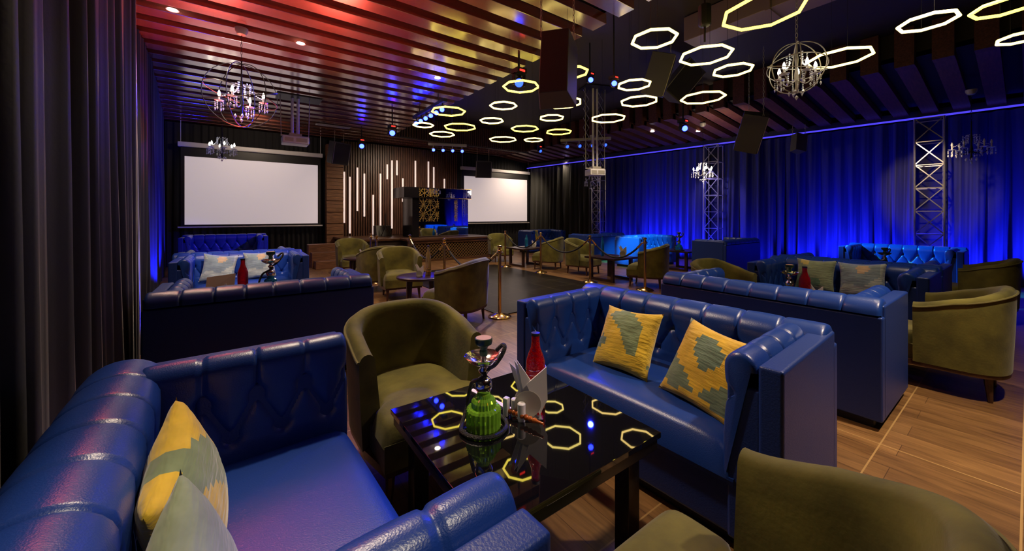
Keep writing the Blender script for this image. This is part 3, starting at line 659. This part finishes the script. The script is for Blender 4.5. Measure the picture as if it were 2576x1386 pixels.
# ---------------------------------------------------------------- things on the tables
def hookah(loc, rz, lab, s=1, glass='greenglass', hose=True):
    t = thing('hookah', lab, 'hookah', loc, rz, 'hookahs'); t.scale = (s, s, s)
    prof = [(0, 0), (.066, 0), (.070, .01), (.068, .03), (.069, .055), (.069, .080), (.062, .088), (.050, .091), (.049, .112), (.042, .122), (.030, .128), (.028, .142), (.024, .152)]
    n = 48; vs = []; fs = []; k = len(prof)
    for i in range(n):
        a = 2 * pi * i / n; fl = 1 + (.045 if i % 2 else -.02)
        for j, (r, z) in enumerate(prof):
            q = r * (fl if 1 < j < 11 else 1); vs.append((q * cos(a), q * sin(a), z))
    for i in range(n):
        j = (i + 1) % n
        for q in range(k - 1): fs.append((i * k + q, j * k + q, j * k + q + 1, i * k + q + 1))
    part('glass_vase', MB().add(vs, fs), M[glass], t, smooth=0, label='ribbed green glass vase' if glass == 'greenglass' else 'ribbed glass vase')
    part('stem', MB().lathe([(.026, .150), (.032, .158), (.038, .175), (.034, .195), (.022, .208), (.012, .214), (.010, .222), (.020, .232), (.022, .24), (.012, .25), (.010, .262), (.012, .30), (.012, .31)], 24), M['chrome'], t)
    part('tray', MB().lathe([(.012, .262), (.04, .266), (.066, .282), (.078, .298), (.080, .300), (.077, .301), (.062, .287), (.036, .272), (.012, .270)], 32, cap=False), M['chrome'], t, label='polished metal ash tray')
    b = part('bowl', MB().lathe([(.016, .30), (.018, .315), (.014, .325), (.019, .338), (.034, .348), (.037, .36), (.036, .372), (.030, .373)], 24), M['clay'], t, label='dark green glazed clay bowl')
    part('coal_dish', MB().lathe([(0, .366), (.030, .366), (.033, .374), (0, .3735)], 20, cap=False), M['clay_in'], b)
    if hose:
        pts = [(0, 0, .215), (.02, .02, .235), (.045, -.01, .262), (.068, -.035, .30), (.085, -.045, .335), (.088, -.04, .352), (.078, -.028, .352), (.055, -.01, .325)]
        pts2 = [(0.015, -.015, .225), (-.02, -.02, .205), (-.05, .03, .175), (-.066, .055, .12), (-.078, .062, .05), (-.09, .02, .014)]
        for i in range(16): a = pi * 1.12 + i / 15 * pi * 1.45; pts2.append((.096 * cos(a), .096 * sin(a), .012))
        def sm(P, m=5):
            P = [Vector(p) for p in P]; o = []
            for i in range(len(P) - 1):
                a, b, c, d = P[max(i - 1, 0)], P[i], P[i + 1], P[min(i + 2, len(P) - 1)]
                for q in range(m):
                    u = q / m; o.append(.5 * ((2 * b) + (c - a) * u + (2 * a - 5 * b + 4 * c - d) * u * u + (3 * b - a - 3 * c + d) * u ** 3))
            return o + [P[-1]]
        part('hose', MB().tube(sm(pts), .0085, 8).tube(sm(pts2), .0085, 8), M['hose'], t)
    return t
hk = hookah((.825, 1.335, .5), -36, 'green glass hookah with chrome tray on the glass table')
# hose end with turned wooden handle, part of the near hookah, in its own frame
def world_to(t, p): return Matrix.Rotation(R(36), 4, 'Z') @ (Vector(p) - Vector(t.location))
a = world_to(hk, (.955, 1.375, .522)); b = world_to(hk, (1.01, 1.17, .528)); d = b - a
h = part('handle', MB(), M['beads'], hk, label='turned orange wooden handle') if False else None
mb = MB(); q = d.to_track_quat('Z', 'Y').to_matrix().to_4x4(); m = Matrix.Translation(a) @ q; Lh = d.length
prof = [(.004, 0)]
for i in range(7):
    z0 = Lh * (.12 + .72 * i / 7); w = Lh * .72 / 7; rr = .013 - .0006 * abs(i - 3)
    prof += [(.006, z0), (rr * .85, z0 + w * .25), (rr, z0 + w * .5), (rr * .85, z0 + w * .75)]
prof += [(.006, Lh * .86), (.005, Lh)]
part('handle', mb.lathe(prof, 16, m=m), M['beads'], hk, label='turned orange wooden handle', smooth=70)
part('handle_tail', MB().tube([world_to(hk, p) for p in ((.955, 1.375, .522), (.92, 1.40, .518), (.90, 1.385, .512), (.90, 1.36, .511))], .0075, 8), M['hose'], hk)

def bottle(loc, mt, lab, H=.345, r=.034, cap='black', group=None, wire=False):
    t = thing('bottle', lab, 'bottle', loc, 0, group or 'bottles on the tables'); s = H / .345; q = r / .034
    part('glass', MB().lathe([(0, 0), (.030 * q, 0), (.034 * q, .006 * s), (.034 * q, .19 * s), (.033 * q, .215 * s), (.026 * q, .245 * s), (.017 * q, .275 * s), (.0145 * q, .30 * s), (.0145 * q, .33 * s), (0, .33 * s)], 32, cap=False), M[mt], t, smooth=60)
    part('cap', MB().lathe([(0, .331 * s), (.0155 * q, .331 * s), (.0155 * q, .343 * s), (0, .345 * s)], 20, cap=False), M[cap], t)
    if wire: part('wire_wrap', MB().tube([(.0355 * q * cos(a * .35), .0355 * q * sin(a * .35), .02 * s + a * .0012 * s) for a in range(150)], .0011, 5), M['chrome'], t)
    return t
bottle((1.105, 1.335, .5), 'redglass', 'tall red glass bottle wrapped in wire, standing on the glass table', r=.044, wire=True)
def napkins(loc, rz, lab, s=1, shakers=True):
    t = thing('napkin_holder', lab, 'napkin holder', loc, rz, 'napkin holders'); t.scale = (s, s, s)
    def sheet(pts, th=.0025):
        n = len(pts); mb = MB(); P = [Vector(p) for p in pts]; nr = (P[1] - P[0]).cross(P[2] - P[0]).normalized() * th
        return mb.add([p + nr for p in P] + [p - nr for p in P], [tuple(range(n)), tuple(range(n, 2 * n))[::-1]] + [(i, (i + 1) % n, n + (i + 1) % n, n + i) for i in range(n)])
    part('base', MB().box(-.05, .05, -.035, .035, 0, .006), M['chrome'], t)
    part('side_plate', MB().lathe([(0, -.001), (.055, -.001), (.055, .001), (0, .001)], 28, m=Matrix.Translation((0, .014, .045)) @ Matrix.Rotation(pi / 2, 4, 'X') @ Matrix.Scale(.8, 4), cap=False), M['alu'], t, label='round metal plate')
    part('side_plate', MB().lathe([(0, -.001), (.055, -.001), (.055, .001), (0, .001)], 28, m=Matrix.Translation((0, -.014, .045)) @ Matrix.Rotation(pi / 2, 4, 'X') @ Matrix.Scale(.8, 4), cap=False), M['alu'], t)
    for i, P in enumerate([[(.045, 0.006, .01), (-.028, .006, .07), (-.062, .012, .175), (-.01, .01, .125), (.05, .004, .04)], [(.045, .002, .01), (-.02, .002, .08), (-.045, .004, .185), (.0, .002, .125), (.05, .0, .03)],
                           [(.045, -.003, .01), (-.015, -.003, .09), (-.036, -.004, .188), (.01, -.004, .12), (.052, -.003, .03)], [(.040, -.010, .008), (-.004, -.012, .11), (.062, -.012, .168), (.066, -.010, .06)]]):
        part('napkin', sheet(P), M['paper'], t, smooth=0)
    return t
napkins((1.03, 1.30, .5), -36, 'folded white napkins fanned out of a metal holder beside the red bottle', 1.32)
def shaker(loc, lab, r=.016, h=.075):
    return single('shaker', MB().lathe([(0, 0), (r, 0), (r, h - .004), (r - .004, h), (0, h + .001)], 24, cap=False), M['paper'] if 0 else M['white'], lab, 'shaker', loc, group='salt and pepper shakers')
shaker((.985, 1.335, .5), 'white shaker further from the camera, before the napkins'); shaker((.985, 1.285, .5), 'nearer white shaker before the napkins', .0175)
single('shaker', MB().box(-.012, .012, -.012, .012, 0, .08), M['white'], 'narrow white shaker at the rear of the three', 'shaker', (.955, 1.355, .5), 20, 'salt and pepper shakers', bevel=.004)
single('folded_leaflet', MB().box(-.012, .012, -.16, .16, 0, .004), M['paper'], 'narrow white paper strip lying behind the hookah', 'paper', (.98, 1.50, .5), 10, bevel=.001)
# far tables
hookah((.30, 5.15, .5), 20, 'hookah before the patterned cushion on the left', 1.25, 'blueglass')
bottle((.04, 5.2, .5), 'redglass', 'red bottle in front of the left cushions', .40, .05)
def card(loc, rz, lab):
    t = thing('menu_card', lab, 'card', loc, rz)
    part('board', MB().add([(-.13, -.05, 0), (.13, -.05, 0), (.13, 0, .19), (-.13, 0, .16), (-.13, -.046, 0), (.13, -.046, 0), (.13, .004, .19), (-.13, .004, .16)], [(0, 1, 2, 3), (4, 7, 6, 5), (0, 4, 5, 1), (1, 5, 6, 2), (2, 6, 7, 3), (3, 7, 4, 0)]), M['menu'], t)
    part('emblem', MB().box(.03, .04, -.045, -.04, .04, .09, Matrix.Rotation(.14, 4, 'Y')).box(.055, .065, -.045, -.04, .04, .085, Matrix.Rotation(-.05, 4, 'Y')).box(.042, .052, -.04, -.032, .06, .075), M['paper'], t, label='small pale emblem')
card((-.15, 5.15, .56), -18, 'brown card with a small pale emblem, leaning before the left cushions')
single('card_stand', MB().box(-.1, .1, -.03, .03, 0, .06), M['black_edge'], 'dark block under the brown card', 'stand', (-.15, 5.17, .5), -18)
hookah((4.62, 1.46, .5), 60, 'hookah beside the red flask, seen over the middle sofa', 1.0, 'blueglass')
bottle((4.72, 1.36, .5), 'redglass', 'red flask seen over the middle sofa back', .36, .05)
napkins((4.74, 1.28, .5), -60, 'napkins right of the red flask', 1.0)
hookah((8.0, 1.3, .5), 0, 'dark hookah silhouetted against the bright blue sofa', 1.05, 'blueglass')
hookah((9.0, 5.2, .5), 0, 'hookah sparkling white, right of the turquoise-lit sofa', 1.25, 'blueglass')
napkins((2.12, 5.2, .5), -36, 'napkins lit violet on the small round table')
t = bottle((2.28, 5.25, .5), 'goldglass', 'tall tapering gold-ringed bottle on the small round table', .44, .04)
mb = MB(); 
for i in range(11): mb.lathe([(.03 - i * .0022, .05 + i * .036), (.047 - i * .0034, .062 + i * .036), (.03 - i * .0022, .074 + i * .036)], 18, cap=False)
part('gold_ring', mb, M['brass'], t)
bottle((6.5, 8.25, .5), 'blueglass', 'blue bottle on the dark table near the stage', .36, .05)
napkins((6.68, 8.15, .5), -36, 'napkins beside the blue bottle', 1.1); napkins((6.75, 5.2, .5), -36, 'napkins on the table before the turquoise-lit sofa', 1.3)
bottle((6.45, 5.5, .5), 'blueglass', 'slim blue bottle on the table before the turquoise-lit sofa', .44, .035)
napkins((2.1, 8.25, .5), -36, 'napkins on the furthest small table', 1.0)

# ---------------------------------------------------------------- ceiling things
RG = [(3.79, 1.4, .32, 'y'), (3.46, 2.27, .22, 'w'), (4.29, 2.16, .27, 'w'), (5.0, 2.18, .22, 'w'), (5.61, 1.29, .3, 'w'), (5.23, .56, .2, 'p'), (5.40, .12, .2, 'y'), (6.47, .04, .17, 'w'), (4.45, 3.23, .22, 'p'), (5.15, 3.65, .28, 'p'), (5.79, 2.96, .31, 'w'), (5.59, 4.63, .31, 'p'),
      (3.22, 4.21, .25, 'y'), (3.42, 3.41, .2, 'y'), (4.2, 4.42, .32, 'w'), (3.54, 5.11, .22, 'p'), (4.71, 5.22, .22, 'w'), (3.92, 6.05, .22, 'w'), (4.84, 6.2, .28, 'y'), (5.62, 6.0, .27, 'y'), (5.1, 7.38, .32, 'w'), (5.72, 6.99, .22, 'w'), (3.68, 6.87, .32, 'y'), (3.68, 7.71, .27, 'w'), (3.0, 7.15, .2, 'p'), (2.96, 5.95, .29, 'y')]
q = 1.85 / 1.82; cols = {'y': 'yellow', 'w': 'warm white', 'p': 'peach'}
def wtop(x, y): return 3.95 if not 4.02 < x < 9.4 else (4.19 if 5.83 < x < 6.37 and .8 < y < 3.4 else 4.61)
rmesh = {}
for i, (x, y, r, c) in enumerate(RG):
    zz = 3.23; a0 = 8 + (i * 17) % 25
    key = (r, c)
    t = thing('ring_light', '', 'ring light', (x * q, y * q, zz), a0, 'octagonal tube ring lights')
    if key not in rmesh:
        mb = MB(); rr = r * q; P = [(rr * cos(k * pi / 4), rr * sin(k * pi / 4), 0) for k in range(8)]
        rmesh[key] = (mesh('tube', mb.tube(P, .015, 8, closed=True), M['ring_' + c]), rr)
    me, rr = rmesh[key]; part('tube', me, None, t)
    for s in (0, 4):
        an = s * pi / 4; part('wire', MB().cyl((rr * cos(an), rr * sin(an), .015), (rr * cos(an), rr * sin(an), wtop(x * q + rr * cos(an + R(a0)), y * q + rr * sin(an + R(a0))) - zz), .002, n=4), M['black'], t)
    size = 'large' if r > .28 else ('medium' if r > .24 else 'small')
    t['label'] = ['largest yellow octagon ring cut by the top edge of the picture', 'warm white octagon ring nearest left of the hanging lantern box', 'warm white octagon ring right below the lantern box', 'small warm octagon ring below and right of the lantern pair',
      'wide warm octagon ring touching the crystal orb chandelier', 'peach octagon ring alone at the upper right', 'yellow octagon ring cut by the upper right corner', 'octagon ring cut by the right picture edge, lower of two', 'peach octagon ring with a blue star at its left end, half behind a speaker',
      'peach octagon ring just below the half hidden one', 'octagon ring level with the tilted speaker pair, on their right', 'peach octagon ring above the white light bar', 'yellow octagon ring behind the blue moving head, left of the big speaker', 'yellow octagon ring mostly hidden by the big hanging speaker',
      'large octagon ring under the foot of the big speaker', 'peach octagon ring below the blue moving head', 'small octagon ring below the one under the big speaker', 'small octagon ring in the left middle of the cluster', 'yellow octagon ring in the centre of the lower cluster',
      'yellow octagon ring at the right of the lower cluster', 'octagon ring lowest in the cluster centre', 'smallest flat octagon ring at the bottom right of the cluster', 'widest yellow octagon ring at the left of the cluster', 'lowest octagon ring at the far left of the cluster', 'peach octagon ring at the end of the blue light bar', 'yellow octagon ring partly hidden by the blue light bar'][i]

def chandelier(loc, ztop, lab, r=.36, orb=True, arms=5, lit=True, metal='iron', canopy=True, s=1.0):
    t = thing('chandelier', lab, 'chandelier', loc, 17 * arms, 'crystal chandeliers')
    H = ztop - loc[2]
    mb = MB(); n = max(4, int((H - r * 1.05) / .05))
    for i in range(n):
        z = r * 1.05 + (H - r * 1.05) * i / n; pts = [(.011 * cos(a) * (1 if i % 2 else .3), .011 * cos(a) * (.3 if i % 2 else 1), z + .028 + .03 * sin(a)) for a in [k * pi / 4 for k in range(8)]]
        mb.tube(pts, .003, 4, closed=True)
    part('chain', mb, M[metal], t)
    if canopy: part('canopy', MB().lathe([(.01, H - .10), (.05, H - .085), (.075, H - .04), (.078, H)], 20), M['alu'], t)
    part('column', MB().lathe([(.012, -.30 * s), (.02, -.26 * s), (.012, -.2 * s), (.024, -.1 * s), (.012, 0), (.02, .1), (.01, .2), (.008, r * 1.1)], 12), M[metal], t)
    if orb:
        for k, (rx, rz_) in enumerate(((pi / 2, 0), (pi / 2, pi / 3), (pi / 2, 2 * pi / 3), (.25, .4), (-.35, 1.2))):
            m = Matrix.Rotation(rz_, 4, 'Z') @ Matrix.Rotation(rx, 4, 'X')
            part('hoop', MB().tube([m @ Vector((r * cos(a), r * sin(a), 0)) for a in [2 * pi * i / 40 for i in range(40)]], .0055, 6, closed=True), M[metal], t)
    cry = MB(); ra = r * .62
    for k in range(arms):
        a = 2 * pi * k / arms; c, d = cos(a), sin(a)
        part('arm', MB().tube([(u * ra * c, u * ra * d, -.12 * s - .10 * s * sin(u * pi * .95) + .06 * u) for u in [i / 10 for i in range(11)]], .006, 6), M[metal], t)
        z0 = -.10 * s
        ar = part('candle', MB().cyl((ra * c, ra * d, z0), (ra * c, ra * d, z0 + .07), .011, n=10), M['white'], t)
        part('flame_bulb', MB().lathe([(.008, .07), (.017, .09), (.018, .105), (.010, .135), (0, .155)], 12, (ra * c, ra * d, z0), cap=False), M['bulb'] if lit else M['crystal'], ar)
        part('bobeche', MB().lathe([(.012, 0), (.05, .012), (.056, .02), (.012, .008)], 14, (ra * c, ra * d, z0 - .005), cap=False), M['crystal'], t)
        for w in range(4):
            b = a + w * pi / 2; px, py = ra * c + .048 * cos(b), ra * d + .048 * sin(b)
            for q_ in range(3 + w % 2): cry.ball((px, py, z0 - .015 - q_ * .022), .009, 6)
            cry.lathe([(0, -.05), (.012, -.02), (0, 0)], 6, (px, py, z0 - .08), cap=False)
        for q_ in range(9):
            u = q_ / 9; cry.ball((ra * c * (.25 + .75 * u), ra * d * (.25 + .75 * u), .16 * s - .2 * u * s - .05 * sin(u * pi)), .009, 6)
        for q_ in range(6): cry.ball((.10 * c, .10 * d, .15 - q_ * .028), .010, 6)
        cry.lathe([(0, -.07), (.016, -.03), (0, 0)], 6, (.07 * cos(a + .5), .07 * sin(a + .5), -.26 * s), cap=False)
    cry.lathe([(0, -.05), (.02, -.015), (0, .01)], 8, (0, 0, -.33 * s), cap=False)
    c_ = part('crystals', cry, M['crystal'], t, smooth=0); c_['kind'] = 'stuff'
    return t
chandelier((.034, 6.38, 3.04), 3.96, 'orb chandelier with dark hoops and blue-lit crystals on the left', .43, arms=4)
chandelier((5.28, 1.60, 3.11), 4.62, 'orb chandelier with four bright candle bulbs on the right', .29, arms=5, metal='alu')
chandelier((-.3, 10.7, 2.98), 3.96, 'crystal chandelier in front of the left projection screen', .38, orb=False, arms=6)
chandelier((10.02, 5.12, 2.63), 3.85, 'dazzling chandelier just left of the violet truss', .36, orb=False, arms=7)
chandelier((11.0, .63, 2.72), 3.72, 'unlit crystal chandelier in blue light at the right edge', .38, orb=False, arms=6, lit=False)
chandelier((9.13, 8.2, 2.55), 3.95, 'dim crystal chandelier under the ceiling projector', .36, orb=False, arms=6, lit=False)
lamp('chandelier_glow', 'POINT', (10.0, 5.1, 2.6), (1, .8, .6), 22, .12)
lamp('chandelier_glow', 'POINT', (.034, 6.38, 3.0), (1, .8, .7), 6, .2)

def speaker(loc, rz, pitch, w, h, d, lab, ztop=None, roll=0):
    t = thing('speaker', lab, 'speaker', loc, 0, 'hanging loudspeakers'); t.rotation_euler = (R(pitch), R(roll), R(rz))
    mb = MB().add([(-w / 2, -d * .5, -h / 2), (w / 2, -d * .5, -h / 2), (w * .36, d * .5, -h / 2), (-w * .36, d * .5, -h / 2), (-w / 2, -d * .5, h / 2), (w / 2, -d * .5, h / 2), (w * .36, d * .5, h / 2), (-w * .36, d * .5, h / 2)],
        [(0, 3, 2, 1), (4, 5, 6, 7), (0, 1, 5, 4), (1, 2, 6, 5), (2, 3, 7, 6), (3, 0, 4, 7)])
    part('cabinet', mb, M['speaker'], t, bevel=.012)
    part('grille', MB().box(-w * .45, w * .45, -d * .5 - .012, -d * .5, -h * .46, h * .46), M['grille'], t, bevel=.006)
    part('edge_trim', MB().box(-w * .47, -w * .45, -d * .5 - .014, -d * .5, -h * .47, h * .47).box(w * .45, w * .47, -d * .5 - .014, -d * .5, -h * .47, h * .47), M['alu'], t)
    if ztop:
        m = (Matrix.Rotation(R(rz), 4, 'Z') @ Matrix.Rotation(R(roll), 4, 'Y') @ Matrix.Rotation(R(pitch), 4, 'X')); im = m.inverted()
        for s in (-1, 1):
            p0 = Vector((s * w * .4, d * .3 * s, h * .48)); pw = m @ p0; L = ztop - loc[2] - pw.z; mb = MB(); n = max(2, int(L / .055))
            for i in range(n):
                z = L * (i + .5) / n; mb.tube([im @ (pw + Vector((.012 * cos(a) * (i % 2), .012 * cos(a) * (1 - i % 2), z + .034 * sin(a)))) for a in [k * pi / 4 for k in range(8)]], .004, 4, closed=True)
            part('chain', mb, M['alu'], t)
    return t
speaker((2.87, 3.1, 3.01), 128, 12, .42, .75, .37, 'largest hanging speaker seen from its back, in the centre of the ceiling', 3.92)
speaker((6.31, 4.06, 4.0), 30, 18, .45, .74, .40, 'left one of the tilted speaker pair hanging among the rings', 4.6, -14)
speaker((7.18, 4.12, 4.08), -20, 20, .46, .74, .40, 'right one of the tilted speaker pair hanging among the rings', 4.6, 34)
speaker((8.26, 3.27, 3.05), 20, 16, .42, .74, .42, 'grey speaker hanging on chains before the right curtain', 4.6, -24)
speaker((11.5, 3.45, 3.22), 60, 14, .26, .46, .26, 'small blue-lit speaker close to the light line of the curtain', 3.7, 10)
speaker((2.45, 12.4, 3.3), 20, 14, .55, .66, .42, 'blue-lit speaker at the top right corner of the left projection screen', 3.92)
speaker((7.5, 12.2, 3.15), -20, 12, .62, .62, .4, 'black speaker hanging over the right projection screen', 3.92)

def projector(loc, rz, ztop, lab, w=.5):
    t = thing('projector', lab, 'projector', loc, rz, 'ceiling projectors')
    part('body', MB().box(-w / 2, w / 2, -w * .38, w * .38, -.07, .09), M['white'], t, bevel=.02)
    part('vent_panel', MB().box(-w * .42, -w * .1, -w * .38 - .005, -w * .38, -.03, .05).box(0, w * .42, -w * .38 - .005, -w * .38, -.03, .05), M['alu'], t)
    part('lens', MB().cyl((w * .1, w * .36, .01), (w * .1, w * .46, .01), .05, n=20), M['black'], t)
    for s in (-1, 1): part('pole', MB().cyl((s * .055, 0, .15), (s * .055, 0, ztop - loc[2]), .028, n=14), M['white'], t)
    part('bracket', MB().box(-.12, .12, -.1, .1, .09, .16), M['alu'], t, bevel=.01)
    for s in (-1, 1): part('side_chain', MB().cyl((s * .26, 0, .1), (s * .28, 0, ztop - loc[2]), .009, n=6).box(min(s * .1, s * .27), max(s * .1, s * .27), -.01, .01, .1, .13), M['alu'], t)
    part('ceiling_plate', MB().box(-.35, .5, -.25, .25, ztop - loc[2] - .02, ztop - loc[2]), M['black'], t)
    return t
projector((1.0, 9.42, 3.0), 0, 3.96, 'white ceiling projector on twin poles, in violet light on the left')
pj = projector((7.29, 6.45, 2.46), -20, 4.61, 'white ceiling projector below the light bar, right of centre', .42)
# scissor struts of the right projector mount
for s_ in (-.2, .2):
    mb = MB()
    for i in range(8): z = .2 + i * .24; mb.bar((s_ - .08, .1, z), (s_ + .08, .1, z + .24), .012).bar((s_ + .08, .1, z), (s_ - .08, .1, z + .24), .012)
    part('scissor_strut', mb, M['steel'], pj, smooth=0)
def moving_head(loc, aim, lab, dim=False, zt=3.96, s=1.0):
    t = thing('stage_light', lab, 'stage light', loc, 0, 'blue stage lights'); t.scale = (s, s, s)
    part('clamp', MB().cyl((0, 0, .12), (0, 0, (zt - loc[2]) / s), .018, n=8).box(-.09, .09, -.09, .09, .12, .2), M['black'], t)
    part('indicator', MB().box(-.05, .05, -.096, -.09, .14, .17), M['ledred'], t)
    part('yoke', MB().box(-.11, -.09, -.03, .03, -.06, .12).box(.09, .11, -.03, .03, -.06, .12).box(-.11, .11, -.03, .03, .1, .12), M['black'], t)
    d = Vector(aim).normalized()
    h = part('head', MB().cyl(-d * .10, d * .09, .065, .078, 18), M['black'], t)
    part('lens', MB().cyl(d * .085, d * .10, .068, .062, 18), M['ledblue_dim' if dim else 'ledblue'], h)
for loc, aim, lab, dim in [((2.98, 11.75, 3.48), (-.2, -1, -.35), 'blue stage light furthest left, above the stage end of the screen', 0), ((3.14, 9.46, 3.47), (-.3, -1, -.2), 'bright blue stage light right of the furthest left one', 0),
    ((3.62, 4.79, 3.52), (-.5, -.7, -.5), 'blue moving head with a red display, in front of a yellow ring', 1), ((7.77, 9.19, 3.47), (0, -1, -.6), 'small blue stage light above the right projection screen', 1),
    ((8.6, 4.87, 3.48), (-.6, -1, -.4), 'blue stage light right of the rings, near the lit slats', 0), ((5.29, 4.81, 3.9), (-.6, -1, -.2), 'small blue stage light right of the big speaker', 0), ((4.2, 3.38, 3.2), (-.7, -.7, -.1), 'tiny blue lamp at the tip of a peach ring', 0)]:
    moving_head(loc, aim, lab, dim, 4.6 if 4.1 < loc[0] < 9 else 3.96, .55 if 'tiny' in lab else (.7 if 'small' in lab else 1))
def light_bar(a, b, lab, mt, aim, n=4, zt=3.96, dim=False):
    a = Vector(a); b = Vector(b); t = thing('light_bar', lab, 'light bar', tuple(a)); d = b - a
    part('beam', MB().bar((0, 0, 0), d, .09, .07), M[mt], t)
    for f in (.2, .8): part('hanger', MB().cyl(d * f, (d * f).xy.to_3d() + Vector((0, 0, zt - a.z)), .012, n=6), M['black'], t)
    ai = Vector(aim).normalized()
    for i in range(n):
        p = d * ((i + .5) / n) + Vector((0, 0, -.17)); h = part('spot_head', MB().cyl(p - ai * .06, p + ai * .05, .04, .055, 14).bar(p + Vector((0, 0, .02)), p + Vector((0, 0, .15)), .02), M['alu'] if mt == 'alu' else M['black'], t)
        part('lens', MB().cyl(p + ai * .046, p + ai * .056, .046, n=14), M['ledblue_dim' if dim else 'ledblue'], h)
light_bar((5.0, 11.5, 3.72), (6.05, 10.85, 3.68), 'light bar with four blue spots above the mirrored booth', 'alu', (-.2, -1, -.6), zt=4.6)
light_bar((3.5, 8.9, 3.80), (3.46, 7.1, 3.78), 'black light bar with blue spots along the left edge of the ring cluster', 'black', (-.5, -.8, -.3), 6)
light_bar((7.75, 8.2, 3.62), (8.7, 7.1, 3.62), 'pale light bar with four unlit spots right of centre', 'alu', (-.2, -1, -.6), dim=True, zt=4.6)
for i, (x, y, lab) in enumerate([(-.666, 6.255, 'recessed downlight glowing in the orange-lit slats at the upper left'), (.749, 6.351, 'recessed downlight in the slats right of the blue orb chandelier'), (3.004, 6.453, 'recessed downlight in the violet-lit slats, centre left'), (9.9, 6.5, 'faint downlight in the right slats, beside the light bar'), (10.6, 5.5, 'faint downlight further right in the sloping slats')]):
    z = 3.955 if x < 9 else 3.955 - (x - 9.3) * .118 - .01
    t = thing('downlight', lab, 'downlight', (x, y + (.04 if x < 9 else .05), z), 0, 'recessed downlights')
    part('trim_ring', MB().lathe([(.05, 0), (.065, -.006), (.065, 0)], 24, cap=False), M['white'], t); part('lens', MB().lathe([(0, -.003), (.05, -.003), (.05, .001)], 20, cap=False), M['down'], t)
    lamp('downlight_beam', 'SPOT', (x, y, z - .03), WARM, (90 if x < 0 else 22) if x < 9 else 8, .05, (x, y, 0), 110)
single('lantern_box', MB().lathe([(.01, .45), (.01, .12), (.06, .11), (.07, .10), (.07, -.10), (.055, -.12), (.012, -.13), (.01, -.30)], 8), M['black'], 'small black box hanging between two rings near the top', 'hanging box', (4.21, 2.13, 3.62))
t = thing('air_duct', 'pinkish grey duct high in the ceiling recess behind the lantern box', 'duct', (6.1, 2.1, 4.35))
part('body', MB().box(-.25, .25, -1.2, 1.2, -.14, .25), M['duct'], t, bevel=.01)
part('flange', MB().box(-.27, .27, -.03, .03, -.16, .26), M['duct'], t)
single('ceiling_vent', MB().box(-.45, .45, -.1, .1, -.02, 0).box(-.4, .4, -.06, -.03, -.03, -.02).box(-.4, .4, .03, .06, -.03, -.02), M['alu'], 'slim ceiling vent at the end of the white-lit slats', 'vent', (2.19, 11.7, 3.955))
t = thing('music_stand', 'thin dark tripod stand on the stage left of the booth', 'stand', (3.9, 12.4, .70))
for k in range(3): part('leg', MB().cyl((0, 0, .35), (.2 * cos(k * 2.1), .2 * sin(k * 2.1), 0), .01, n=6), M['black'], t)
part('pole', MB().cyl((0, 0, .3), (0, 0, .75), .012, n=8), M['black'], t)
single('stage_monitor', MB().add([(-.25, -.2, 0), (.25, -.2, 0), (.25, .2, 0), (-.25, .2, 0), (-.25, -.1, .35), (.25, -.1, .35), (.25, .2, .35), (-.25, .2, .35)], [(0, 3, 2, 1), (4, 5, 6, 7), (0, 1, 5, 4), (1, 2, 6, 5), (2, 3, 7, 6), (3, 0, 4, 7)]), M['speaker'], 'black wedge monitor on the stage floor before the ribbed wall', 'monitor', (3.95, 12.9, .70), bevel=.01)
